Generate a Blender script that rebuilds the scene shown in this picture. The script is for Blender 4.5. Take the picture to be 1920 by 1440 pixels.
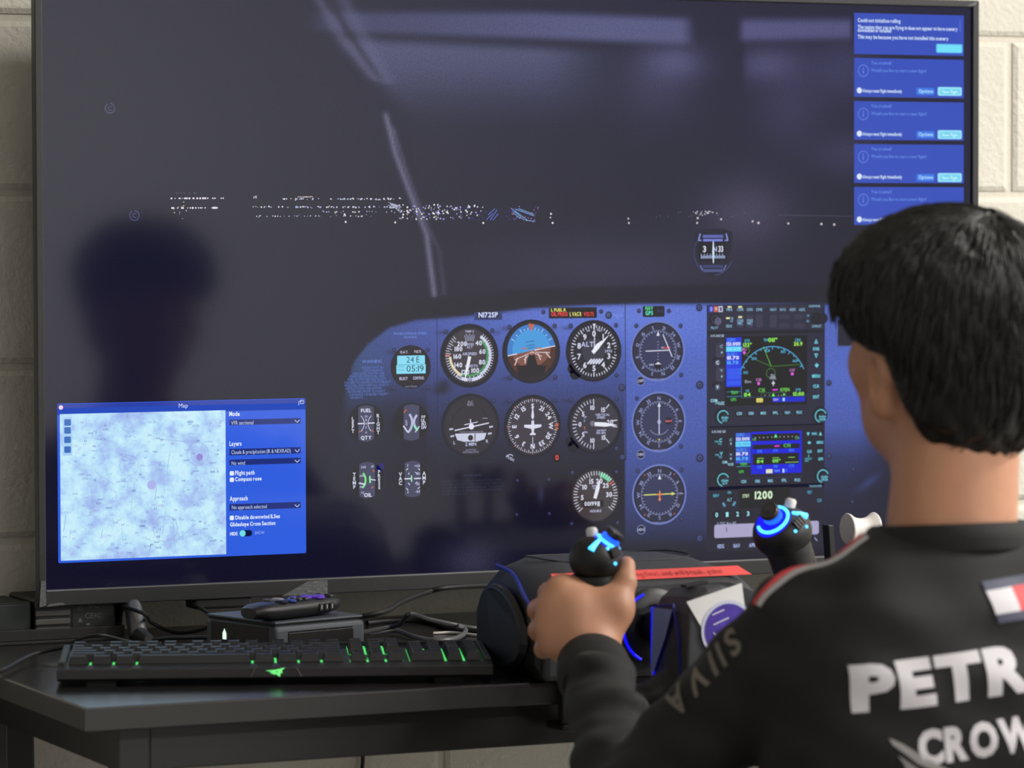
import bpy, bmesh, math, random
import numpy as np
from mathutils import Vector, Matrix, Euler
from mathutils.bvhtree import BVHTree
random.seed(7); RNG = np.random.RandomState(7)
for o in list(bpy.data.objects): bpy.data.objects.remove(o, do_unlink=True)
scn = bpy.context.scene
COL = scn.collection
PI = math.pi

# ------------------------------------------------------------------ camera
CAM = np.array([-1.87534, -4.04902, 1.23221])
YAW, PITCH, ROLL, FPX = 0.427969, -0.041346, -0.002439, 7000.0
def cam_axes():
    f = np.array([math.sin(YAW)*math.cos(PITCH), math.cos(YAW)*math.cos(PITCH), math.sin(PITCH)])
    r = np.array([math.cos(YAW), -math.sin(YAW), 0.0]); u = np.cross(r, f)
    c, s = math.cos(ROLL), math.sin(ROLL)
    return c*r + s*u, -s*r + c*u, f
CR, CU, CF = cam_axes()
cd = bpy.data.cameras.new('camera'); cam = bpy.data.objects.new('camera', cd); COL.objects.link(cam)
cd.sensor_fit = 'HORIZONTAL'; cd.sensor_width = 36.0; cd.lens = FPX/1920*36.0
cd.clip_start = 0.05; cd.clip_end = 60
m = Matrix(((CR[0], CU[0], -CF[0], CAM[0]), (CR[1], CU[1], -CF[1], CAM[1]), (CR[2], CU[2], -CF[2], CAM[2]), (0, 0, 0, 1)))
cam.matrix_world = m
cd.dof.use_dof = True; cd.dof.focus_distance = 4.22; cd.dof.aperture_fstop = (cd.lens/1000.0)/0.021
scn.camera = cam

# ------------------------------------------------------------------ world, light, exposure
w = bpy.data.worlds.new('world'); scn.world = w; w.use_nodes = True
w.node_tree.nodes['Background'].inputs[0].default_value = (0.75, 0.8, 1.0, 1); w.node_tree.nodes['Background'].inputs[1].default_value = 0.03
scn.view_settings.view_transform = 'Standard'; scn.view_settings.look = 'None'
scn.view_settings.gamma = 1.0; scn.view_settings.exposure = 0.0; scn.view_settings.use_curve_mapping = False
def area(name, loc, sx, sy, power, col=(1.0, 0.975, 0.925), rot=(0, 0, 0)):
    l = bpy.data.lights.new(name, 'AREA'); l.shape = 'RECTANGLE'; l.size = sx; l.size_y = sy; l.energy = power; l.color = col
    o = bpy.data.objects.new(name, l); COL.objects.link(o); o.location = loc; o.rotation_euler = rot
    return o
area('ceiling_lamp', (2.0, -1.7, 2.66), 1.2, 0.6, 116)
area('ceiling_lamp', (1.3, -5.0, 2.66), 1.2, 0.6, 175)
area('ceiling_lamp', (-0.9, -3.2, 2.66), 1.2, 0.6, 12)
area('ceiling_lamp', (4.0, -2.4, 2.66), 1.2, 0.6, 112)

# ------------------------------------------------------------------ pixel helpers (photo frame 1920 x 1440)
def ray(px, py): return CF + CR*(px-960)/FPX - CU*(py-720)/FPX
def at(px, py, Z): return CAM + Z*ray(px, py)
def on_y(px, py, y): d = ray(px, py); return CAM + d*((y-CAM[1])/d[1])
def on_z(px, py, z): d = ray(px, py); return CAM + d*((z-CAM[2])/d[2])
def project(X):
    d = np.asarray(X, float) - CAM; z = d@CF
    return np.stack([960+FPX*(d@CR)/z, 720-FPX*(d@CU)/z], -1)

# ------------------------------------------------------------------ materials
def lin(c): c = np.asarray(c, float)/255.0; return np.where(c <= 0.04045, c/12.92, ((c+0.055)/1.055)**2.4)
MATS = {}
def mat(name, rgb=(128, 128, 128), rough=0.5, metal=0.0, spec=0.5, emit=None, estr=1.0, bump=None, noise=None, coat=0.0, sheen=0.0, sss=0.0, alpha=1.0, trans=0.0):
    """rgb in sRGB 0-255. bump=(scale, strength, detail); noise=(scale, amount) mottles the colour."""
    if name in MATS: return MATS[name]
    M = bpy.data.materials.new(name); M.use_nodes = True; nt = M.node_tree; b = nt.nodes['Principled BSDF']
    c = (*lin(rgb), 1)
    b.inputs['Base Color'].default_value = c; b.inputs['Roughness'].default_value = rough; b.inputs['Metallic'].default_value = metal
    b.inputs['Specular IOR Level'].default_value = spec; b.inputs['Coat Weight'].default_value = coat
    b.inputs['Sheen Weight'].default_value = sheen; b.inputs['Transmission Weight'].default_value = trans
    if alpha < 1: b.inputs['Alpha'].default_value = alpha
    if sss: b.inputs['Subsurface Weight'].default_value = sss; b.inputs['Subsurface Radius'].default_value = (0.012, 0.005, 0.003)
    if emit is not None:
        b.inputs['Emission Color'].default_value = (*lin(emit), 1); b.inputs['Emission Strength'].default_value = estr
    if bump or noise:
        tc = nt.nodes.new('ShaderNodeNewGeometry')
    if noise:
        n = nt.nodes.new('ShaderNodeTexNoise'); n.inputs['Scale'].default_value = noise[0]; n.inputs['Detail'].default_value = 5
        nt.links.new(tc.outputs['Position'], n.inputs['Vector'])
        mx = nt.nodes.new('ShaderNodeMix'); mx.data_type = 'RGBA'; mx.blend_type = 'MULTIPLY'; mx.inputs[0].default_value = 1.0
        rp = nt.nodes.new('ShaderNodeMapRange'); rp.inputs[1].default_value = 0.3; rp.inputs[2].default_value = 0.7
        rp.inputs[3].default_value = 1-noise[1]; rp.inputs[4].default_value = 1+noise[1]*0.6
        nt.links.new(n.outputs['Fac'], rp.inputs[0]); mx.inputs[6].default_value = c
        nt.links.new(rp.outputs[0], mx.inputs[7]); nt.links.new(mx.outputs[2], b.inputs['Base Color'])
    if bump:
        n = nt.nodes.new('ShaderNodeTexNoise'); n.inputs['Scale'].default_value = bump[0]; n.inputs['Detail'].default_value = bump[2] if len(bump) > 2 else 4
        nt.links.new(tc.outputs['Position'], n.inputs['Vector'])
        bp = nt.nodes.new('ShaderNodeBump'); bp.inputs['Strength'].default_value = bump[1]; bp.inputs['Distance'].default_value = 0.004
        nt.links.new(n.outputs['Fac'], bp.inputs['Height']); nt.links.new(bp.outputs[0], b.inputs['Normal'])
    MATS[name] = M
    return M
def em(rgb, s=1.0):
    """a lit colour on the glossy television panel"""
    return mat('panel_%d_%d_%d_%d' % (*rgb, int(s*10)), (4, 4, 5), rough=0.09, spec=0.5, emit=rgb, estr=s)

M_PAINT = mat('painted_block', (218, 213, 200), 0.6, bump=(150, 0.5, 6), noise=(14, 0.05))
M_MORT = mat('painted_mortar', (212, 206, 192), 0.7, bump=(120, 0.3))
M_WALL = mat('painted_wall', (206, 207, 210), 0.7, bump=(60, 0.1))
M_CEIL = mat('ceiling_tile', (225, 225, 220), 0.9)
M_FLOOR = mat('floor_tile', (120, 116, 110), 0.45, noise=(6, 0.1))
M_BEZEL = mat('bezel_plastic', (40, 40, 42), 0.42, bump=(600, 0.06))
M_BLK = mat('black_plastic', (19, 19, 21), 0.45, bump=(900, 0.08))
M_BLK2 = mat('matte_black_plastic', (13, 13, 14), 0.62, bump=(900, 0.12))
M_GREYP = mat('charcoal_plastic', (58, 59, 63), 0.55, bump=(1200, 0.25))
M_RUB = mat('black_rubber', (15, 15, 16), 0.6)
M_DESK = mat('black_laminate', (32, 31, 31), 0.25, spec=0.8, noise=(30, 0.08))
M_EDGE = mat('desk_edge', (44, 43, 42), 0.5)
M_STEEL = mat('dark_steel', (38, 37, 37), 0.45, metal=0.0)
M_CHROME = mat('brushed_steel', (120, 120, 120), 0.3, metal=1.0)
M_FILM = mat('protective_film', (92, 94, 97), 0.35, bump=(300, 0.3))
M_WHITE = mat('white_plastic', (222, 216, 212), 0.42)
M_PAPER = mat('white_paper', (232, 230, 230), 0.6)

# ------------------------------------------------------------------ mesh builder
class MB:
    def __init__(s): s.v = []; s.f = []; s.mi = []; s.mats = []; s.cur = 0
    def use(s, m):
        if m not in s.mats: s.mats.append(m)
        s.cur = s.mats.index(m); return s
    def add(s, v, f):
        k = len(s.v); s.v += [tuple(float(c) for c in p) for p in v]
        s.f += [tuple(k+i for i in q) for q in f]; s.mi += [s.cur]*len(f); return s
    def box(s, x0, x1, y0, y1, z0, z1):
        v = [(x, y, z) for x in (x0, x1) for y in (y0, y1) for z in (z0, z1)]
        return s.add(v, [(0, 1, 3, 2), (4, 6, 7, 5), (0, 4, 5, 1), (2, 3, 7, 6), (0, 2, 6, 4), (1, 5, 7, 3)])
    def obox(s, c, ax, ay, az, hx, hy, hz):
        c, ax, ay, az = map(np.asarray, (c, ax, ay, az))
        v = [c+ax*hx*i+ay*hy*j+az*hz*k for i in (-1, 1) for j in (-1, 1) for k in (-1, 1)]
        return s.add(v, [(0, 1, 3, 2), (4, 6, 7, 5), (0, 4, 5, 1), (2, 3, 7, 6), (0, 2, 6, 4), (1, 5, 7, 3)])
    def loft(s, rings, cap=True, closed=True):
        n = len(rings[0]); v = [p for r in rings for p in r]; f = []
        for i in range(len(rings)-1):
            for j in range(n if closed else n-1):
                a = i*n+j; b = i*n+(j+1) % n; f.append((a, b, b+n, a+n))
        if cap: f.append(tuple(range(n-1, -1, -1))); f.append(tuple((len(rings)-1)*n+j for j in range(n)))
        return s.add(v, f)
    def tube(s, pts, r, n=8, cap=True):
        pts = [np.asarray(p, float) for p in pts]; rings = []
        rr = r if hasattr(r, '__len__') else [r]*len(pts)
        t0 = pts[1]-pts[0]; t0 = t0/np.linalg.norm(t0)
        ref = np.array([0, 0, 1.]) if abs(t0[2]) < 0.9 else np.array([1., 0, 0])
        nx = np.cross(t0, ref); nx /= np.linalg.norm(nx)
        for i, p in enumerate(pts):
            t = pts[min(i+1, len(pts)-1)]-pts[max(i-1, 0)]; t = t/(np.linalg.norm(t)+1e-12)
            nx = nx-t*(nx@t); nx /= (np.linalg.norm(nx)+1e-12); ny = np.cross(t, nx)
            rings.append([p+rr[i]*(nx*math.cos(2*PI*k/n)+ny*math.sin(2*PI*k/n)) for k in range(n)])
        return s.loft(rings, cap)
    def lathe(s, prof, c, axis=(0, 0, 1), n=24, cap=True):
        """prof: list of (radius, height along axis)"""
        c = np.asarray(c, float); a = np.asarray(axis, float); a /= np.linalg.norm(a)
        ref = np.array([0, 0, 1.]) if abs(a[2]) < 0.9 else np.array([1., 0, 0])
        x = np.cross(a, ref); x /= np.linalg.norm(x); y = np.cross(a, x)
        return s.loft([[c+a*h+r*(x*math.cos(2*PI*k/n)+y*math.sin(2*PI*k/n)) for k in range(n)] for r, h in prof], cap)
    def ell(s, c, ax, ay, az, n=20, m=12):
        c, ax, ay, az = (np.asarray(q, float) for q in (c, ax, ay, az)); rings = []
        for i in range(m+1):
            t = PI*(i+0.02)/(m+0.04); rings.append([c+az*math.cos(t)+math.sin(t)*(ax*math.cos(2*PI*k/n)+ay*math.sin(2*PI*k/n)) for k in range(n)])
        return s.loft(rings, True)
    def prism(s, poly, d):
        """poly: list of 3-D points in order; d: extrusion vector"""
        d = np.asarray(d, float); return s.loft([[np.asarray(p, float) for p in poly], [np.asarray(p, float)+d for p in poly]], True)
    def mesh(s, name, mats=None):
        me = bpy.data.meshes.new(name); me.from_pydata(s.v, [], s.f)
        for mm in (mats or s.mats): me.materials.append(mm)
        if len(s.mats) > 1: me.polygons.foreach_set('material_index', s.mi)
        return me
    def build(s, name, parent=None, m=None, smooth=False, bevel=0.0, seg=2, fix=True):
        org = root_loc(parent)
        if org is not None: s.v = [(x-org[0], y-org[1], z-org[2]) for x, y, z in s.v]
        me = s.mesh(name, [m] if m else None)
        if fix:
            bm = bmesh.new(); bm.from_mesh(me); bmesh.ops.recalc_face_normals(bm, faces=bm.faces); bm.to_mesh(me); bm.free()
        return link(name, me, parent, smooth, bevel, seg)
def root_loc(p):
    if p is None: return None
    while p.parent: p = p.parent
    return tuple(p.location)
def link(name, me, parent=None, smooth=False, bevel=0.0, seg=2):
    o = bpy.data.objects.new(name, me); COL.objects.link(o)
    if parent: o.parent = parent
    if smooth:
        me.polygons.foreach_set('use_smooth', [True]*len(me.polygons))
        try: me.set_sharp_from_angle(angle=math.radians(smooth if smooth is not True else 42))
        except Exception: pass
    if bevel:
        b = o.modifiers.new('edge', 'BEVEL'); b.width = bevel; b.segments = seg; b.limit_method = 'ANGLE'; b.angle_limit = math.radians(35); b.harden_normals = False
    return o
def thing(name, label, cat, loc, group=None, rot=(0, 0, 0)):
    o = bpy.data.objects.new(name, None); COL.objects.link(o); o.location = tuple(float(c) for c in loc); o.rotation_euler = rot; o.empty_display_size = 0.05
    return tag(o, label, cat, group)
def tag(o, label, cat, group=None):
    o['label'] = label; o['category'] = cat
    if group: o['group'] = group
    return o
def struct(o): o['kind'] = 'structure'; return o
def smoothpts(pts, n=8):
    """Catmull-Rom through the points"""
    P = [np.asarray(p, float) for p in pts]; P = [2*P[0]-P[1]]+P+[2*P[-1]-P[-2]]; out = []
    for i in range(1, len(P)-2):
        for k in range(n):
            t = k/n; a, b, c, d = P[i-1:i+3]
            out.append(0.5*((2*b)+(c-a)*t+(2*a-5*b+4*c-d)*t*t+(3*b-a-3*c+d)*t**3))
    out.append(P[-2]); return out

# ------------------------------------------------------------------ lettering: glyph outlines of the built-in font, filled
GLYPH = {}
def load_glyphs():
    objs = []
    chars = ''.join(chr(i) for i in range(33, 127))+'\u00b0'
    for weight, off in (('r', 0.0), ('b', 0.03), ('x', 0.055)):
        for ch in chars:
            c = bpy.data.curves.new('g', 'FONT'); c.body = ch; c.size = 1.0; c.offset = off; c.resolution_u = 3; c.fill_mode = 'FRONT'
            o = bpy.data.objects.new('g', c); COL.objects.link(o); objs.append((weight, ch, o))
    dg = bpy.context.evaluated_depsgraph_get()
    for weight, ch, o in objs:
        me = o.evaluated_get(dg).to_mesh()
        v = np.array([x.co[:2] for x in me.vertices]) if len(me.vertices) else np.zeros((0, 2))
        GLYPH[weight, ch] = (v, [tuple(p.vertices) for p in me.polygons]); o.evaluated_get(dg).to_mesh_clear()
    for _, _, o in objs:
        c = o.data; bpy.data.objects.remove(o); bpy.data.curves.remove(c)
load_glyphs()
CAPH = GLYPH['r', 'H'][0][:, 1].max()
def layout(s, weight='r', track=0.08):
    """-> verts (n,2) with cap height 1 and left at 0, faces, width"""
    x = 0.0; V = []; F = []; k = 0
    for ch in s:
        if ch == ' ': x += 0.36; continue
        v, f = GLYPH.get((weight, ch), GLYPH[weight, '?'])
        if len(v) == 0: continue
        v = v/CAPH; lo, hi = v[:, 0].min(), v[:, 0].max()
        V.append(v+np.array([x-lo, 0])); F += [tuple(k+i for i in q) for q in f]; k += len(v); x += hi-lo+track+0.05
    return (np.concatenate(V) if V else np.zeros((0, 2))), F, max(x-track-0.05, 1e-3)

# ================================================================== the room
WY = 0.13                      # face of the block wall
X0, X1, Y0, ZC = -3.6, 5.2, -6.8, 2.7
def slab(name, b, m): return struct(MB().box(*b).build(name, None, m))
slab('floor', (X0-0.1, X1+0.1, Y0-0.1, WY+0.2, -0.1, 0.0), M_FLOOR)
slab('ceiling', (X0-0.1, X1+0.1, Y0-0.1, WY+0.2, ZC, ZC+0.1), M_CEIL)
slab('wall_left', (X0-0.1, X0, Y0, WY+0.2, 0, ZC), M_WALL)
slab('wall_right', (X1, X1+0.1, Y0, WY+0.2, 0, ZC), M_WALL)
slab('wall_front', (X0, X1, Y0-0.1, Y0, 0, ZC), M_WALL)
wall = slab('wall_back', (X0, X1, WY+0.005, WY+0.2, 0, ZC), M_MORT)
# painted concrete blocks, laid in running bond, each proud of its joints
BL, BH, J = 0.4064, 0.2022, 0.009
def block_mesh(L, h):
    b = MB(); x, z, d, e = L/2-J/2, h/2-J/2, 0.008, 0.006
    o = [(-x, -z), (x, -z), (x, z), (-x, z)]; i = [(-x+e, -z+e), (x-e, -z+e), (x-e, z-e), (-x+e, z-e)]
    b.loft([[(p[0], d, p[1]) for p in o], [(p[0], 0.003, p[1]) for p in o], [(p[0], 0.0, p[1]) for p in i]], True)
    me = b.mesh('block', [M_PAINT])
    bm = bmesh.new(); bm.from_mesh(me); bmesh.ops.recalc_face_normals(bm, faces=bm.faces); bm.to_mesh(me); bm.free()
    return me
BM = block_mesh(BL, BH); CUT = {}
for k in range(-1, 13):
    z0 = 1.2766-5*BH*1.0 + k*BH - 0.0        # a joint lies at 1.2766
    if z0 < -0.15 or z0+BH > ZC+0.1: continue
    zlo, zhi = max(z0, 0.0), min(z0+BH, ZC)
    if zhi-zlo < 0.03: continue
    even = (k % 2 == 1)
    x = 0.749-(0 if even else BL/2)-BL*9
    while x < 3.0:
        if x > -2.3:
            if zhi-zlo > BH-1e-4: me = BM
            else:
                key = round(zhi-zlo, 4)
                me = CUT.setdefault(key, block_mesh(BL, zhi-zlo))
            o = bpy.data.objects.new('block', me); COL.objects.link(o); o.parent = wall
            o.location = (x+BL/2, WY, (zlo+zhi)/2)
        x += BL

# ================================================================== television
W, H, ZB = 1.2176, 0.6849, 0.825           # panel size and the height of its lower edge
tv = thing('television', 'large wide-screen television showing a night flight cockpit, against the block wall', 'television', (0, 0.04, 0.765))
scr = MB().box(-W/2, W/2, 0.0, 0.006, ZB, ZB+H).build('screen', tv, mat('panel_glass', (4, 4, 5), 0.09, emit=(0, 0, 0)))
YF = -0.004
def bez(pts, d=0.014):
    return MB().prism([(x, YF, z) for x, z in pts], (0, d, 0)).build('bezel', tv, M_BEZEL, bevel=0.0012)
bw, bb = 0.009, 0.0175
bez([(-W/2-bw, ZB-bb), (-W/2, ZB-0.0), (-W/2, ZB+H), (-W/2-bw, ZB+H+bw)])
bez([(W/2, ZB), (W/2+bw, ZB-bb), (W/2+bw, ZB+H+bw), (W/2, ZB+H)])
bez([(-W/2, ZB+H), (W/2, ZB+H), (W/2+bw, ZB+H+bw), (-W/2-bw, ZB+H+bw)])
bez([(-W/2-bw, ZB-bb), (W/2+bw, ZB-bb), (W/2, ZB), (-W/2, ZB)])
MB().box(-W/2, W/2, -0.0046, -0.003, ZB-0.0004, ZB+0.0012).build('trim_strip', tv, mat('bright_trim', (150, 150, 152), 0.3, metal=0.6))
MB().box(-W/2+0.03, W/2-0.03, 0.0065, 0.04, ZB-0.010, ZB+H-0.01).box(-0.45, 0.45, 0.04, 0.10, ZB+0.0, ZB+0.42).build('housing', tv, M_BLK2, bevel=0.006)
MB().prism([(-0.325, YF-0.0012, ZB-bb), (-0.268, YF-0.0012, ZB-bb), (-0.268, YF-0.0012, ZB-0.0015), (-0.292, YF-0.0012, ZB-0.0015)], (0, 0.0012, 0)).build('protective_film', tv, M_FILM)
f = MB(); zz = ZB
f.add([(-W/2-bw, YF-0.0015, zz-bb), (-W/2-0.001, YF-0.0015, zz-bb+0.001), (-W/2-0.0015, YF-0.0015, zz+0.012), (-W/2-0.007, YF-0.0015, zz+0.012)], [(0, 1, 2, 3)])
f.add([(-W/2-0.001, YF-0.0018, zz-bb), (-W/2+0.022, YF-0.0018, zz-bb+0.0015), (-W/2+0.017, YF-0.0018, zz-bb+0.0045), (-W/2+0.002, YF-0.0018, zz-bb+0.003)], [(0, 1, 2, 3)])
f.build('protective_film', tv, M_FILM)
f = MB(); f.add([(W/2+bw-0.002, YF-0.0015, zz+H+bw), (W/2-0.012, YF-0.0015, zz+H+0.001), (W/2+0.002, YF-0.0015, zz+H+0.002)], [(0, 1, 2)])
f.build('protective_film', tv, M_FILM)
MB().box(-0.43, -0.36, 0.0, 0.035, ZB-bb-0.012, ZB-bb).build('sensor_pod', tv, M_BLK, bevel=0.003)
for sx in (-1, 1):
    x = sx*0.506
    l = MB(); l.tube([(x, 0.015, ZB-0.015), (x, -0.005, 0.80), (x, -0.022, 0.771)], [0.0105, 0.0105, 0.011], 16)
    l.tube([(x, -0.022, 0.773), (x, -0.06, 0.7705)], [0.010, 0.006], 12)
    lg = l.build('leg', tv, mat('leg_metal', (120, 120, 122), 0.33, metal=0.85), smooth=True)
    MB().tube([(x-0.004, 0.03, ZB-0.005), (x+0.004, 0.075, 0.79), (x+0.012, 0.10, 0.7745)], [0.012, 0.010, 0.009], 10).build('strut', tv, M_BLK, smooth=True)

# ------------------------------------------------------------------ what the panel shows
LAY = 0.00016
def sp(px, py):
    p = on_y(px, py, 0.0); return p[0], p[2]
def mpp(px, py): return ((on_y(px, py, 0.0)-CAM)@CF)/FPX       # metres per photo pixel at the panel
class Draw:
    """flat graphics on the panel, in layers a fraction of a millimetre apart"""
    def __init__(s, name, label=None): s.m = MB(); s.name = name; s.label = label; s.o = (0, 0); s.R = 1.0
    def frame(s, px, py, rpx): s.o = sp(px, py); s.R = rpx*mpp(px, py); return s
    def T(s, x, y): return s.o[0]+x*s.R, s.o[1]+y*s.R
    def poly(s, pts, rgb, lay=1, e=1.0, unit=True):
        s.m.use(em(rgb, e)); P = [s.T(*p) if unit else p for p in pts]
        area2 = sum(P[i][0]*P[(i+1) % len(P)][1]-P[(i+1) % len(P)][0]*P[i][1] for i in range(len(P)))
        if area2 < 0: P = P[::-1]
        s.m.add([(x, -lay*LAY, z) for x, z in P], [tuple(range(len(P)))])
    def rect(s, a, b, rgb, lay=1, e=1.0):
        (x0, z0), (x1, z1) = sp(*a), sp(*b); s.poly([(x0, z0), (x1, z0), (x1, z1), (x0, z1)], rgb, lay, e, False)
    def rrect(s, a, b, rpx, rgb, lay=1, e=1.0):
        (x0, z0), (x1, z1) = sp(*a), sp(*b); x0, x1 = min(x0, x1), max(x0, x1); z0, z1 = min(z0, z1), max(z0, z1)
        r = min(rpx*mpp(*a), (x1-x0)/2, (z1-z0)/2); P = []
        for cx, cz, a0 in ((x1-r, z1-r, 0), (x0+r, z1-r, 1), (x0+r, z0+r, 2), (x1-r, z0+r, 3)):
            for k in range(5): t = (a0+k/4)*PI/2; P.append((cx+r*math.cos(t), cz+r*math.sin(t)))
        s.poly(P, rgb, lay, e, False)
    def disc(s, x, y, r, rgb, lay=1, e=1.0, n=40): s.poly([(x+r*math.cos(2*PI*k/n), y+r*math.sin(2*PI*k/n)) for k in range(n)], rgb, lay, e)
    def ring(s, x, y, r0, r1, rgb, lay=1, a0=0, a1=360, e=1.0, n=48):
        """angles in degrees clockwise from the top"""
        s.m.use(em(rgb, e)); n = max(4, int(n*abs(a1-a0)/360)+1); V = []
        for k in range(n+1):
            t = math.radians(a0+(a1-a0)*k/n); c, q = math.sin(t), math.cos(t)
            for r in (r0, r1): X, Z = s.T(x+r*c, y+r*q); V.append((X, -lay*LAY, Z))
        s.m.add(V, [(2*k, 2*k+2, 2*k+3, 2*k+1) if a1 < a0 else (2*k+1, 2*k+3, 2*k+2, 2*k) for k in range(n)])
    def tick(s, a, r0, r1, w, rgb, lay=2, e=1.0, x=0, y=0):
        t = math.radians(a); d = (math.sin(t), math.cos(t)); n = (d[1]*w/2, -d[0]*w/2)
        s.poly([(x+d[0]*r0+n[0], y+d[1]*r0+n[1]), (x+d[0]*r1+n[0], y+d[1]*r1+n[1]), (x+d[0]*r1-n[0], y+d[1]*r1-n[1]), (x+d[0]*r0-n[0], y+d[1]*r0-n[1])], rgb, lay, e)
    def seg(s, p, q, w, rgb, lay=2, e=1.0, unit=True):
        p, q = np.array(p, float), np.array(q, float); d = q-p; d /= np.linalg.norm(d)+1e-12; n = np.array([-d[1], d[0]])*w/2
        s.poly([p+n, q+n, q-n, p-n], rgb, lay, e, unit)
    def line(s, pts, wpx, rgb, lay=2, e=1.0):
        w = wpx*mpp(*pts[0]); P = [sp(*p) for p in pts]
        for a, b in zip(P[:-1], P[1:]): s.seg(a, b, w, rgb, lay, e, False)
    def put(s, v, f, rgb, lay, e):
        s.m.use(em(rgb, e)); s.m.add([(x, -lay*LAY, z) for x, z in v], f)
    def utext(s, t, x, y, h, rgb, lay=3, rot=0, wt='b', e=1.0, wid=None, sx=1.0):
        """text centred on (x,y) of the current frame, cap height h, rot degrees clockwise"""
        v, f, wd = layout(t, wt)
        if len(v) == 0: return
        k = h if wid is None else wid/wd
        v = v-np.array([wd/2, 0.5]); v = v*np.array([k*sx, h]); a = -math.radians(rot); c, q = math.cos(a), math.sin(a)
        v = v@np.array([[c, q], [-q, c]]); s.put([s.T(x+p[0], y+p[1]) for p in v], f, rgb, lay, e)
    def text(s, t, px0, px1, py, hpx, rgb, lay=3, wt='r', e=1.0):
        """text from px0 to px1 on the baseline py, cap height in photo pixels"""
        v, f, wd = layout(t, wt); (x0, z0), (x1, _) = sp(px0, py), sp(px1, py)
        if len(v) == 0: return
        h = hpx*mpp(px0, py); s.put([(x0+p[0]*(x1-x0)/wd, z0+p[1]*h) for p in v], f, rgb, lay, e)
    def done(s):
        o = s.m.build(s.name, scr, fix=False)
        if s.label: o['label'] = s.label
        return o

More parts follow.
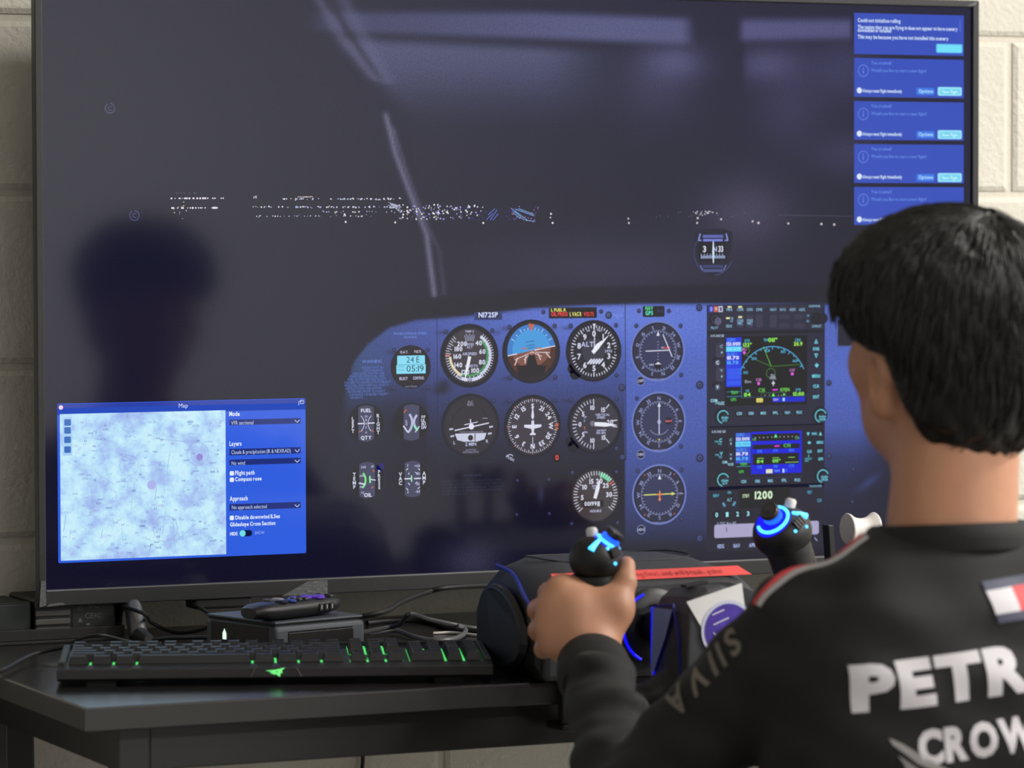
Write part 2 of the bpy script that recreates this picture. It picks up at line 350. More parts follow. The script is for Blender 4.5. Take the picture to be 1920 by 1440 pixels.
def sstep(a, b, x): t = np.clip((x-a)/(b-a), 0, 1); return t*t*(3-2*t)
def picture():
    """the soft night picture behind the gauges, as a fine grid with a colour per vertex"""
    nx, nz = 420, 236
    X, Z = np.meshgrid(np.linspace(-W/2+0.0005, W/2-0.0005, nx), np.linspace(ZB+0.0005, ZB+H-0.0005, nz))
    P = project(np.stack([X, np.zeros_like(X), Z], -1)); x, y = P[..., 0], P[..., 1]
    c = np.zeros(x.shape+(3,)); c[:] = (20, 20, 42)
    def mix(wt, rgb):
        nonlocal c
        wt = np.clip(wt, 0, 1)[..., None]; c = c*(1-wt)+np.array(rgb, float)*wt
    g = lambda cx, cy, sx, sy: np.exp(-((x-cx)/sx)**2-((y-cy)/sy)**2)
    # night sky, a little lighter above the horizon
    mix(sstep(330, 420, y)*0+0.25*sstep(520, 100, y)*sstep(250, 900, x), (46, 45, 82))
    # cabin lining and the window frame above
    top = 12+np.clip((x-1000)/300, 0, 1)*12
    lining = sstep(top, top+22, y)*sstep(72+(x-700)*0.035, 52+(x-700)*0.035, y)*sstep(1310, 1275, x)*sstep(560, 640, x)
    mix(0.95*lining*(0.6+0.4*sstep(600, 1200, x)), (84, 86, 128))
    low = sstep(60+(x-700)*0.045, 90+(x-700)*0.045, y)*sstep(260, 90, y)*sstep(540+y*0.9, 600+y*0.9, x)*sstep(1190, 1000, x)
    mix(0.85*low, (80, 83, 118))
    mix(0.9*np.exp(-((x-1262)/58)**2-((y-118)/34)**2), (84, 82, 122)); mix(0.5*g(1230, 160, 75, 70), (70, 68, 104))
    mix(0.97*sstep(1378, 1400, x)*sstep(25, 48, y)*sstep(86-0.02*(x-1400), 66-0.02*(x-1400), y)*sstep(1600, 1590, x), (80, 78, 122))
    mix(0.8*np.exp(-((x-1440)/64)**2-((y-122)/34)**2)*sstep(1385, 1405, x), (78, 76, 116)); mix(0.5*g(1480, 200, 66, 80), (66, 60, 100))
    mix(0.6*g(1580, 130, 70, 60), (64, 62, 100))
    # haze over the ground ahead
    mix(0.55*g(1150, 500, 230, 60), (62, 54, 82)); mix(0.62*g(1400, 400, 90, 70), (82, 76, 102)); mix(0.5*g(1590, 290, 70, 40), (70, 64, 100))
    # two pale streaks on the left window post
    def streak(pts, wd, rgb, a):
        xs = np.interp(y, [p[1] for p in pts], [p[0] for p in pts]); ins = sstep(pts[0][1]-8, pts[0][1]+12, y)*sstep(pts[-1][1]+4, pts[-1][1]-6, y)
        mix(a*np.exp(-((x-xs)/wd)**2)*ins, rgb)
    streak([(586, -20), (640, 70), (706, 152)], 12, (92, 90, 122), 0.55); streak([(606, -20), (660, 70), (714, 148)], 7, (30, 28, 48), 0.7)
    streak([(632, -20), (676, 60), (728, 158)], 16, (88, 90, 122), 0.5)
    streak([(722, 210), (742, 290), (768, 360), (800, 440), (815, 558)], 5.5, (112, 108, 136), 0.85)
    streak([(736, 236), (762, 320), (800, 420), (824, 470), (834, 555)], 4.0, (92, 86, 116), 0.7)
    streak([(752, 250), (782, 350), (820, 450), (840, 560)], 10, (22, 20, 40), 0.5)
    # glare shield
    edge = np.interp(x, [560, 640, 760, 860, 960, 1100, 1300, 1700, 1900], [600, 590, 566, 556, 546, 538, 534, 536, 545])
    mix(sstep(edge-5, edge+5, y)*0.9*sstep(600, 800, x), (17, 16, 34))
    # instrument panel lit from above
    et = np.interp(x, [640, 662, 690, 730, 780, 840, 900, 1000, 1100, 1200, 1320, 1560, 1700], [760, 680, 645, 614, 600, 596, 590, 578, 573, 570, 570, 571, 574])
    inside = sstep(et-4, et+5, y)*sstep(640, 668, x+np.clip(y-700, -60, 40)*0.2)
    fall_l = 0.95*sstep(890, 600, y)*np.interp(x, [640, 700, 800, 900, 1000, 1130], [0.5, 0.62, 0.75, 0.85, 0.95, 1.0])
    fall_l = np.where(x < 800, fall_l*sstep(820, 700, y), fall_l)
    fall_r = np.interp(y, [570, 640, 740, 830, 900, 960, 1010, 1030], [0.95, 0.98, 0.86, 0.72, 0.52, 0.36, 0.2, 0.02])
    wp = np.where(x < 1173, fall_l, fall_r); wp = np.where(x > 1545, np.interp(y, [570, 700, 800, 860, 930, 1010], [0.85, 0.95, 0.75, 0.35, 0.12, 0.02])*sstep(1660, 1560, x-40), wp)
    mix(inside*wp, (88, 116, 220)); mix(inside*sstep(780, 660, x)*sstep(900, 640, y)*0.35, (50, 96, 130))
    mix(inside*sstep(1010, 700, y)*0.18*(x > 640), (40, 44, 84))
    mix(inside*sstep(690, 590, y)*0.35*g(1180, 590, 260, 90), (122, 146, 240))
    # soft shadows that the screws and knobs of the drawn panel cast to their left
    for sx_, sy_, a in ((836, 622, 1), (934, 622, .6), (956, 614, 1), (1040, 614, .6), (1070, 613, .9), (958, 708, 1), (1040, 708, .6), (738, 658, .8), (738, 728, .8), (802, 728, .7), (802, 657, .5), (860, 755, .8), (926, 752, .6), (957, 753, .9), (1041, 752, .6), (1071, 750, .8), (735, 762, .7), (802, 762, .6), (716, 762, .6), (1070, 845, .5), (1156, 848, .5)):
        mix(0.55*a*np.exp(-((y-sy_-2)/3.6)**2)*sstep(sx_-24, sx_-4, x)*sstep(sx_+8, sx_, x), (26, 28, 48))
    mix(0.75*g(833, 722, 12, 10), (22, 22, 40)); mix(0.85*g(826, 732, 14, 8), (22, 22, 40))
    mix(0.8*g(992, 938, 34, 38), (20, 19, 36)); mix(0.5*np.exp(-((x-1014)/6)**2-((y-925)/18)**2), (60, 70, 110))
    # darker floor of the picture
    mix(sstep(985, 1060, y)*0.75, (16, 15, 36)); mix(0.5*g(886, 1052, 60, 40), (84, 82, 104))
    mix(0.5*g(1640, 930, 60, 60), (22, 22, 48)); mix(0.55*np.exp(-(((x-1628)*0.8+(y-905)*-0.6)/26)**2-(((x-1628)*0.6+(y-905)*0.8-0)/7)**2), (58, 76, 136))
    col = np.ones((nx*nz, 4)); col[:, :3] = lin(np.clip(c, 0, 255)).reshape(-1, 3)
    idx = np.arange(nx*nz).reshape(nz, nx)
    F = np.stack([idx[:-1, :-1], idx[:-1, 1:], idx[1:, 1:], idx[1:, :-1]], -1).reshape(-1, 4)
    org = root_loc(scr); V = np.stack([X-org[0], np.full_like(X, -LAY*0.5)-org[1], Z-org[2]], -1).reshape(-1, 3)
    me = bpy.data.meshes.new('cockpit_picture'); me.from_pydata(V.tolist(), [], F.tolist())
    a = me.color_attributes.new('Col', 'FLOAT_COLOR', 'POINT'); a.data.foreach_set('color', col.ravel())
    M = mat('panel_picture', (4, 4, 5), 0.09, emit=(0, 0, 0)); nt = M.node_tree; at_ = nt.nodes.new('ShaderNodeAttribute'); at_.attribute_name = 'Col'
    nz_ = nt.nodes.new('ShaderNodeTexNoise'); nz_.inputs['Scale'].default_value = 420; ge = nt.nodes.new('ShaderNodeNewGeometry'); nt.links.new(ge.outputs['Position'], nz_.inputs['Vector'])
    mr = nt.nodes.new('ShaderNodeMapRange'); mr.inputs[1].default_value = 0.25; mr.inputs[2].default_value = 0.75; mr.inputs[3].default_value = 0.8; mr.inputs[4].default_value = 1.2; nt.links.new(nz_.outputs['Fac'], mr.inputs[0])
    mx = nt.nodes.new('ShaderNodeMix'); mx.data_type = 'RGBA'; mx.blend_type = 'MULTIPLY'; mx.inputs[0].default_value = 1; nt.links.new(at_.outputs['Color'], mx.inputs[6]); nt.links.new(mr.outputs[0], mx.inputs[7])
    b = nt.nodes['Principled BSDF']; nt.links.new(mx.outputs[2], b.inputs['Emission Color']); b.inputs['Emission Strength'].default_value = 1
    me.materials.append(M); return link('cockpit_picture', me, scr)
picture()

WHT = (214, 216, 236); WH2 = (178, 182, 216); DK = (17, 16, 30); FACE = (50, 47, 62); CY = (110, 214, 236); ORG = (196, 96, 60)
def polar(a, r): t = math.radians(a); return r*math.sin(t), r*math.cos(t)
def gauge(name, label, px, py, r, face=FACE, rin=0.86, rim=(66, 66, 100)):
    d = Draw(name, label).frame(px, py, r); d.disc(0, 0, 1.0, DK, 1); d.ring(0, 0, rin-0.03, rin+0.03, (30, 28, 44), 2); d.disc(0, 0, rin-0.02, face, 3); return d
def needle(d, a, r, w, rgb=WHT, lay=9, tail=0.0, wb=None):
    t = math.radians(a); u = np.array([math.sin(t), math.cos(t)]); n = np.array([u[1], -u[0]]); wb = wb or w*0.5
    d.poly([u*r, u*r*0.45+n*w/2, u*-tail+n*wb/2, u*-tail-n*wb/2, u*r*0.45-n*w/2], rgb, lay)

# ---- registration plate, warning lamps, mode lamps
d = Draw('registration_plate'); d.rect((889, 586), (942, 600), (50, 66, 130), 1); d.rect((892, 587), (939, 598), (34, 44, 84), 2); d.text('N172SP', 897, 933, 595, 9, (205, 215, 250), 3, 'b'); d.done()
d = Draw('warning_lamps'); d.rrect((1029, 577), (1119, 596), 2, (16, 14, 22), 1); d.text('L FUEL R', 1033, 1061, 584, 5.5, (232, 226, 110), 3, 'b')
d.text('OIL PRESS', 1033, 1064, 592.5, 7, (236, 70, 66), 3, 'b'); d.text('L VAC R', 1068, 1090, 592.5, 7, (234, 230, 120), 3, 'b'); d.text('VOLTS', 1094, 1113, 592.5, 7, (232, 66, 66), 3, 'b')
d.frame(1141, 591, 7).disc(0, 0, 1, (30, 32, 56), 1); d.frame(1141, 591, 7).disc(-0.1, 0.1, 0.6, (70, 84, 130), 2); d.text('TEST', 1149, 1166, 595, 6, (120, 148, 226), 2); d.done()
d = Draw('mode_lamp'); d.rrect((1205, 574), (1246, 594), 3, (20, 20, 34), 1); d.text('NAV', 1210, 1224, 581.5, 7, (90, 226, 150), 2, 'b'); d.text('GPS', 1210, 1224, 590.5, 7, (90, 226, 190), 2, 'b'); d.text('NAV GPS', 1231, 1243, 586, 6, (66, 70, 110), 2); d.done()

# ---- clock
d = Draw('digital_clock', 'round clock gauge reading 05:19'); d.frame(770, 688, 41); d.disc(0, 0, 1, (26, 22, 34), 1)
d.rrect((744.5, 667), (796.5, 684), 2, (130, 216, 240), 2); d.rrect((743, 683.5), (798, 700), 1, (130, 216, 240), 2); d.line([(743, 684.5), (798, 682.5)], 0.8, (70, 120, 150), 3)
d.text('24 E', 762, 786, 680, 11, (30, 50, 74), 3); d.text('05:19', 762, 794, 697, 11.5, (30, 50, 74), 3)
for k, q in enumerate((('UT', 746, 752), ('LT', 753, 758))): d.text(q[0], q[1], q[2], 689, 3, (50, 90, 120), 3)
d.text('FT ET', 746, 758, 695.5, 3, (50, 90, 120), 3)
d.text('O.A.T.', 750, 765, 662.5, 4.5, (200, 196, 220), 3, 'b'); d.text('VOLTS', 776, 789, 661.5, 4.5, (200, 196, 220), 3, 'b'); d.text('SELECT', 748, 764, 712.5, 5, (190, 190, 220), 3, 'b'); d.text('CONTROL', 774, 795, 711.5, 5, (190, 190, 220), 3, 'b'); d.text('DAVTRON', 760, 781, 726.5, 3, (150, 150, 180), 3); d.done()

# ---- airspeed
d = gauge('airspeed_gauge', 'airspeed dial with green and white arcs', 880, 667, 60, (58, 52, 62))
for a in range(0, 360, 6):
    if 32 <= a <= 320: d.tick(a, 0.70 if a % 12 else 0.64, 0.82, 0.018, WHT, 6)
d.ring(0, 0, 0.66, 0.75, (196, 200, 226), 4, 32, 150); d.ring(0, 0, 0.58, 0.66, (66, 142, 92), 4, 40, 205); d.ring(0, 0, 0.62, 0.70, (222, 208, 170), 4, 205, 268); d.ring(0, 0, 0.70, 0.80, (206, 210, 236), 4, 145, 215)
d.tick(272, 0.66, 0.84, 0.04, ORG, 7)
for t, a, r in (('40', 38, 0.50), ('60', 74, 0.45), ('80', 116, 0.47), ('100', 158, 0.50), ('120', 196, 0.53), ('140', 234, 0.48), ('160', 268, 0.42), ('180', 300, 0.44), ('200', 325, 0.46)):
    d.utext(t, *polar(a, r), 0.135, WHT, 7)
d.utext('AIRSPEED', 0, 0.06, 0.08, WH2, 6, wid=0.5); d.utext('KNOTS', 0.06, -0.32, 0.08, WH2, 6); d.utext('PRESS', 0, 0.36, 0.07, WH2, 6); d.utext('ALT', 0, 0.27, 0.07, WH2, 6); d.utext('TEMP C', 0, 0.76, 0.06, WH2, 6)
d.utext('120', 0, -0.755, 0.08, (40, 40, 60), 7); d.utext('140', -0.35, -0.66, 0.08, (40, 40, 60), 7, 25); d.utext('1', 0.4, -0.62, 0.08, (40, 40, 60), 7)
for k in range(-3, 4): d.tick(k*5, 0.46, 0.66 if k % 2 else 0.7, 0.014, WH2, 6)
needle(d, 193, 0.84, 0.10, (228, 230, 240), 9, -0.02, 0.11); d.done()

# ---- attitude
d = gauge('attitude_gauge', 'artificial horizon with blue sky over brown ground', 996, 659, 60, (30, 26, 34), 0.9)
th = math.radians(10); cs, sn = math.cos(th), math.sin(th)
def rt(x, y, dy=0.02): return x*cs-(y)*sn, x*sn+(y)*cs+dy
hz = [(0.83*math.cos(t), 0.83*math.sin(t)) for t in np.linspace(0, PI, 30)]
d.poly([rt(x, y) for x, y in hz], (56, 120, 196), 4); d.poly([rt(0.66*math.cos(t), 0.66*math.sin(t)) for t in np.linspace(0, PI, 30)], (66, 150, 216), 5)
d.poly([rt(0.83*math.cos(t), 0.83*math.sin(t)) for t in np.linspace(PI, 2*PI, 30)], (74, 42, 34), 4); d.poly([rt(0.66*math.cos(t), 0.5*math.sin(t)) for t in np.linspace(PI, 2*PI, 24)], (122, 76, 64), 5)
d.seg(rt(-0.83, 0), rt(-0.5, 0.0), 0.03, (226, 216, 222), 6); d.seg(rt(0.1, 0), rt(0.83, 0), 0.03, (226, 216, 222), 6)
for a in (-0.58, -0.3, 0.3, 0.58): d.seg(rt(0, -0.04), rt(a*1.05, -0.30+abs(a)*0.22), 0.026, (206, 188, 196), 6)
for q in (-0.5, -0.22, 0.2, 0.46): d.seg(rt(q, -0.12), rt(q*1.3, -0.34), 0.035, (216, 200, 206), 6)
for a in (-60, -45, -30, -20, -10, 10, 20, 30, 45, 60): d.tick(a, 0.68, 0.80 if a % 30 == 0 else 0.75, 0.03, (150, 196, 236), 6)
d.poly([(-0.09, 0.86), (0.09, 0.86), (0.0, 0.62)], ORG, 7); d.poly([(-0.1, 0.88), (-0.03, 0.88), (-0.06, 0.66)], ORG, 7)
for q in (0.18, 0.30, 0.10): d.seg(rt(-0.15, q), rt(0.15, q), 0.02, (28, 74, 130), 6)
d.poly([(-0.18, -0.42), (-0.09, -0.06), (0.09, -0.06), (0.2, -0.42), (0.5, -0.45), (0.45, -0.68), (0.2, -0.8), (-0.2, -0.8), (-0.45, -0.68), (-0.5, -0.45)], (24, 20, 30), 7)
d.ring(0, 0.03, 0.10, 0.14, (170, 96, 76), 8, 95, 265); d.seg((-0.34, 0.1), (-0.14, 0.1), 0.035, (180, 100, 76), 8); d.seg((0.14, 0.1), (0.34, 0.1), 0.035, (180, 100, 76), 8); d.disc(0, 0.03, 0.03, (206, 120, 96), 8); d.done()

# ---- altimeter
d = gauge('altimeter_gauge', 'altimeter dial numbered 0 to 9', 1113, 658, 58, (27, 26, 38), 0.88)
for k in range(50): d.tick(k*7.2, 0.68 if k % 5 == 0 else 0.74, 0.83, 0.034 if k % 5 == 0 else 0.026, WHT, 6)
for k in range(10): d.utext(str(k), *polar(k*36, 0.56), 0.17, WHT, 7)
d.disc(0, 0, 0.42, (50, 50, 66), 4); d.utext('ALT', -0.24, 0.22, 0.15, WH2, 7)
d.utext('100', -0.2, 0.66, 0.06, WH2, 7, -18); d.utext('FEET', 0.2, 0.66, 0.06, WH2, 7, 18)
for q in range(5): d.seg((-0.24+q*0.10, -0.42), (-0.08+q*0.10, -0.26), 0.055, WHT, 7)
d.rect((1153, 654), (1164, 662), (20, 18, 28), 7); d.utext('2992', 0.52, -0.01, 0.08, WH2, 8)
needle(d, 2, 0.86, 0.03, WHT, 9, 0.0, 0.03); d.poly([(-0.05, 0.88), (0.06, 0.88), (0.005, 0.72)], WHT, 9); needle(d, 40, 0.44, 0.17, (232, 234, 244), 10, 0.06, 0.12); needle(d, 46, 0.76, 0.09, (232, 234, 244), 11, 0.08, 0.13)
d.disc(-0.66, -0.72, 0.20, (14, 13, 26), 1); d.disc(-0.78, -0.56, 0.16, (14, 13, 26), 1); d.done()

# ---- turn coordinator
d = gauge('turn_coordinator_gauge', 'turn coordinator with white aeroplane silhouette', 882, 798, 60, (40, 37, 46), 0.9)
d.ring(0, 0, 0.62, 0.66, (30, 28, 38), 4); d.seg((-0.55, -0.14), (0.62, 0.07), 0.035, WHT, 7); d.disc(0.02, -0.03, 0.09, (222, 222, 238), 8); d.seg((0.0, 0.0), (-0.01, 0.20), 0.035, WHT, 7); d.seg((-0.22, 0.03), (0.24, 0.11), 0.025, WHT, 7)
for x_, y_, a in ((-0.66, -0.1, 4), (0.70, -0.06, 4), (-0.62, -0.32, 25), (0.66, -0.27, -25)): d.seg(polar(90, 0), polar(90, 0), 0.01, WHT, 6) if 0 else d.poly([(x_-0.07, y_-0.03), (x_+0.06, y_-0.03+0.02), (x_+0.06, y_+0.04), (x_-0.07, y_+0.03)], (186, 188, 214), 6)
d.poly([(-0.54, -0.24), (0.54, -0.24), (0.46, -0.44), (0.22, -0.5), (-0.22, -0.5), (-0.46, -0.44)], (196, 200, 222), 6); d.disc(-0.01, -0.38, 0.09, (34, 32, 42), 8); d.seg((0.14, -0.25), (0.14, -0.49), 0.03, (40, 40, 56), 8)
d.utext('L', -0.56, -0.52, 0.09, WH2, 6); d.utext('R', 0.56, -0.5, 0.09, WH2, 6); d.utext('2 MIN', 0, -0.58, 0.10, WH2, 6); d.utext('NO PITCH', 0, -0.76, 0.05, (130, 130, 156), 6); d.utext('INFORMATION', 0, -0.83, 0.05, (130, 130, 156), 6); d.utext('D.C.', 0, 0.74, 0.06, (150, 150, 172), 6); d.utext('ELEC.', 0, 0.66, 0.06, (150, 150, 172), 6); d.utext('TURN COORDINATOR', 0.02, -0.2, 0.05, (130, 130, 156), 7); d.seg((0.4, 0.22), (0.58, 0.22), 0.02, (150, 150, 180), 6); d.done()

# ---- compass-card dials
def card(d, letters, rot, rt_, h, r0, r1, rgb=WHT, lay=6, wt='b'):
    for k in range(72): d.tick(k*5, r0 if k % 2 == 0 else (r0+r1)/2, r1, 0.018, rgb, lay)
    for k, t in enumerate(letters): d.utext(t, *polar(k*30+rot, rt_), h, rgb, lay+1, k*30+rot, wt)
NUMS = ['N', '3', '6', 'E', '12', '15', 'S', '21', '24', 'W', '30', '33']
d = gauge('heading_gauge', 'heading dial with white aeroplane, S at the top', 998, 799, 59, (56, 50, 62), 0.9); card(d, NUMS, 180, 0.64, 0.14, 0.77, 0.86)
for a in (0, 45, 90, 135, 180, 225, 270, 315): d.tick(a, 0.86, 0.90, 0.03, ORG, 6)
d.tick(88, 0.8, 0.9, 0.10, ORG, 7); d.tick(96, 0.8, 0.9, 0.06, ORG, 7)
d.poly([(-0.05, 0.3), (0, 0.7), (0.05, 0.3), (0.0, 0.2)], WHT, 8); d.seg((0, -0.34), (0, -0.8), 0.018, WHT, 8)
d.poly([(-0.04, 0.18), (0.04, 0.18), (0.05, 0.05), (0.3, 0.05), (0.3, -0.03), (0.05, -0.08), (0.03, -0.2), (0.1, -0.24), (0.1, -0.28), (-0.1, -0.28), (-0.1, -0.24), (-0.03, -0.2), (-0.05, -0.08), (-0.3, -0.03), (-0.3, 0.05), (-0.05, 0.05)], WHT, 9)
d.frame(956, 859, 8).disc(0, 0, 1, (18, 17, 28), 1); d.utext('PUSH', 0, 0, 0.6, WH2, 3, 30); d.ring(0, 0, 0.75, 0.95, WH2, 3, -70, 60); d.frame(1044, 857, 9).disc(0, 0, 1, (18, 17, 28), 1); d.utext('0', 0, -0.1, 1.0, (226, 70, 52), 3); d.done()

d = gauge('vertical_speed_gauge', 'vertical speed dial with needle past 20', 1115, 795, 57, (50, 47, 60), 0.88)
for k in range(0, 21): 
    for s_ in (1, -1):
        if k <= 10 or k % 5 == 0: d.tick(270+s_*k*8.6, 0.64 if k % 5 == 0 else 0.70, 0.82, 0.03 if k % 5 == 0 else 0.022, WHT, 6)
for t, a in (('0', 270), ('5', 308), ('10', 350), ('15', 33), ('20', 85), ('5', 232), ('10', 190), ('15', 145)): d.utext(t, *polar(a, 0.55), 0.14, WHT, 7)
d.utext('VERTICAL', 0.28, 0.30, 0.07, WH2, 6); d.utext('SPEED', 0.22, 0.21, 0.07, WH2, 6); d.utext('100 FEET', 0.24, -0.22, 0.06, WH2, 6); d.utext('PER MIN', 0.22, -0.30, 0.06, WH2, 6); d.utext('UP', -0.36, 0.24, 0.06, WH2, 6); d.utext('DN', -0.34, -0.26, 0.06, WH2, 6)
d.poly([(-0.42, 0.08), (-0.38, 0.2), (-0.36, 0.08)], (90, 150, 190), 6); d.poly([(-0.42, -0.08), (-0.36, -0.2), (-0.36, -0.08)], ORG, 6)
needle(d, 94, 0.82, 0.14, (226, 228, 240), 9, 0.02, 0.13); d.disc(-0.1, 0.02, 0.09, (110, 108, 124), 8); d.disc(-0.78, -0.72, 0.2, (14, 13, 26), 1); d.disc(-0.92, -0.56, 0.15, (14, 13, 26), 1); d.done()

d = gauge('tachometer_gauge', 'engine speed dial with green arc', 1116, 929, 56, (62, 56, 60), 0.87)
for k in range(0, 36): d.tick(-130+k*7.4, 0.62 if k % 5 == 0 else 0.68, 0.82, 0.024, WHT, 6)
d.ring(0, 0, 0.64, 0.80, (84, 196, 140), 5, 14, 48); d.tick(55, 0.62, 0.8, 0.05, (206, 84, 62), 7)
for t, a in (('5', 264), ('10', 306), ('15', 342), ('20', 16), ('25', 49), ('30', 88)): d.utext(t, *polar(a, 0.50), 0.15, WHT, 7)
d.utext('RPM', -0.02, 0.32, 0.07, WH2, 7); d.utext('X100', -0.02, 0.24, 0.05, WH2, 7); d.rect((1093, 939), (1131, 950), (24, 22, 30), 6); d.text('00199', 1095, 1118, 948.5, 7.5, WHT, 7, 'b'); d.rect((1119, 940), (1124, 949), (190, 190, 210), 7); d.utext('HOURS', 0, -0.52, 0.08, WH2, 7); needle(d, 17, 0.60, 0.14, (224, 226, 238), 9, 0.1, 0.12); d.done()

def nav(name, label, px, py, rot):
    d = Draw(name, label).frame(px, py, 57); d.disc(0, 0, 1, (20, 20, 40), 1); d.ring(0, 0, 0.94, 1.0, (104, 120, 190), 2); d.disc(0, 0, 0.90, (38, 38, 62), 2); card(d, NUMS, rot, 0.775, 0.115, 0.60, 0.69, (160, 172, 226), 6, 'r'); d.disc(0, 0, 0.59, (46, 50, 84), 4)
    d.utext('COMM SYSTEM', 0, -0.93, 0.05, (120, 128, 180), 4); d.poly([(-0.06, 0.5), (0.06, 0.5), (0, 0.66)], WHT, 8); return d
d = nav('course_gauge', 'upper course deviation dial, S at the top', 1233, 658, 166); d.seg((-0.46, 0.0), (0.44, 0.02), 0.03, WHT, 8); d.seg((0.18, 0.54), (0.52, -0.2), 0.03, WHT, 8)
for q in (-0.28, -0.18, -0.08, 0.1, 0.2, 0.3): d.disc(0, q, 0.016, WH2, 7, n=8)
d.poly([(0.2, 0.06), (0.24, 0.14), (0.4, 0.14), (0.44, 0.06)], (40, 20, 44), 7); d.utext('NAV', 0.33, 0.10, 0.07, (226, 96, 110), 8); d.utext('GS', 0.16, 0.11, 0.05, WH2, 7); d.disc(0, -0.46, 0.13, DK, 7); d.poly([(-0.12, -0.44), (0, -0.36), (0.12, -0.44)], WHT, 8); d.utext('OBS', -0.24, -0.45, 0.06, WH2, 7)
d.frame(1201, 714, 9).disc(0, 0, 1, (20, 20, 40), 1); d.ring(0, 0, 0.86, 1, (120, 130, 190), 2); d.utext('OBS', 0, 0, 0.5, WH2, 3, -8); d.done()
d = nav('course_gauge', 'middle course deviation dial, needle upright', 1235, 791, 0); d.seg((0, 0.56), (0, -0.4), 0.03, WHT, 8); d.ring(0, 0, 0.04, 0.065, WH2, 8)
for k in range(-5, 6): d.disc(*polar(180+k*9.5, 0.42), 0.017, WH2, 7, n=8)
d.disc(0.36, 0.02, 0.13, (24, 18, 34), 7, n=6); d.utext('NAV', 0.36, 0.02, 0.07, (230, 110, 120), 8); d.poly([(-0.04, -0.56), (0.04, -0.56), (0, -0.64)], (226, 200, 90), 8)
d.frame(1201, 852, 9).disc(0, 0, 1, (20, 20, 40), 1); d.ring(0, 0, 0.86, 1, (120, 130, 190), 2); d.utext('OBS', 0, 0, 0.5, WH2, 3); d.done()
d = nav('course_gauge', 'lowest course dial with yellow arrow', 1236, 927, 0); d.seg((-0.58, 0), (0.46, 0.01), 0.035, (214, 218, 110), 8); d.poly([(0.44, -0.05), (0.58, 0.01), (0.44, 0.07)], (214, 218, 110), 8); d.seg((0, 0.12), (0, -0.22), 0.04, (226, 140, 80), 9); d.seg((-0.13, 0), (0.13, 0), 0.04, (226, 140, 80), 9); d.seg((-0.06, -0.16), (0.06, -0.16), 0.03, (226, 140, 80), 9)
for a in (40, 90, 140, 220, 320): d.tick(a, 0.82, 0.88, 0.03, ORG, 6)
d.frame(1202, 993, 9).disc(0, 0, 1, (20, 20, 40), 1); d.ring(0, 0, 0.86, 1, (120, 130, 190), 2); d.utext('HDG', 0, 0, 0.5, WH2, 3); d.done()

# ---- four small engine gauges
def small(name, label, px, py, col=(62, 64, 92)):
    d = Draw(name, label).frame(px, py, 37); d.disc(0, 0, 1.02, (15, 14, 26), 1); d.ring(0, 0, 0.94, 1.02, (26, 25, 40), 2)
    P = [polar(a, 0.92) for a in np.linspace(-28, 28, 9)]+[polar(a, 0.92) for a in np.linspace(152, 208, 9)]; d.poly(P, col, 3); return d
def vtext(d, t, x, y0, h, rgb=(206, 210, 232)):
    for k, ch in enumerate(t): d.utext(ch, x, y0-k*h*1.25, h, rgb, 4)
d = small('fuel_gauge', 'fuel quantity gauge', 686, 794); d.utext('FUEL', 0, 0.66, 0.17, WHT, 5); d.utext('QTY', 0, -0.72, 0.17, WHT, 5); vtext(d, 'LEFT', -0.72, 0.26, 0.17); vtext(d, 'RIGHT', 0.66, 0.38, 0.17)
d.ring(-0.62, 0, 0.50, 0.53, WHT, 5, 40, 140); d.ring(0.62, 0, 0.50, 0.53, WHT, 5, 220, 320)
for t, y in (('20', 0.36), ('15', 0.18), ('10', 0.0), ('5', -0.2), ('0', -0.46)): d.utext(t, 0, y, 0.10, WH2, 5)
d.seg((-0.46, 0.0), (-0.1, 0.0), 0.06, WHT, 6); d.seg((0.1, 0.01), (0.46, 0.02), 0.06, WHT, 6); d.seg((0.33, -0.36), (0.4, -0.44), 0.05, ORG, 6); d.seg((-0.33, -0.36), (-0.4, -0.44), 0.05, ORG, 6); d.done()
d = small('fuel_flow_gauge', 'fuel flow gauge with white needle', 771, 792); d.ring(-0.62, 0, 0.60, 0.72, WH2, 5, 50, 140); d.ring(0.62, 0, 0.42, 0.54, WH2, 5, 215, 320); d.ring(0.62, 0, 0.42, 0.54, (126, 224, 180), 6, 215, 250); d.seg((-0.45, -0.16), (-0.2, -0.5), 0.07, WHT, 6); d.seg((0.44, -0.2), (0.2, -0.5), 0.05, WHT, 6); d.seg((-0.42, 0.5), (-0.28, 0.66), 0.06, ORG, 6); vtext(d, 'FUEL', 0.60, 0.26, 0.14); vtext(d, 'FLOW', 0.72, 0.26, 0.14); d.utext('EGT', -0.28, 0.0, 0.1, WH2, 6, -90); d.done()
d = small('oil_gauge', 'oil temperature and pressure gauge', 688, 900); d.ring(-0.62, 0, 0.48, 0.58, (120, 226, 120), 5, 48, 138); d.seg((-0.46, -0.14), (-0.1, -0.22), 0.07, WHT, 6); d.seg((0.14, 0.2), (0.16, -0.16), 0.09, (130, 226, 150), 6); d.seg((0.14, 0.03), (0.46, -0.02), 0.05, WHT, 6); d.utext('OIL', 0.04, -0.76, 0.18, WHT, 5); vtext(d, 'TEMP', -0.70, 0.30, 0.17); vtext(d, 'PRESS', 0.66, 0.40, 0.16); d.utext('245', -0.2, 0.66, 0.11, WH2, 5); d.utext('115', 0.3, 0.68, 0.10, WH2, 5); d.utext('200', -0.3, 0.22, 0.10, WH2, 5); d.utext('100', -0.3, -0.34, 0.10, WH2, 5); d.utext('75', -0.26, -0.64, 0.10, WH2, 5); d.seg((0.3, 0.5), (0.38, 0.42), 0.05, (226, 90, 90), 6); d.seg((0.2, -0.42), (0.34, -0.34), 0.05, (206, 90, 90), 6)
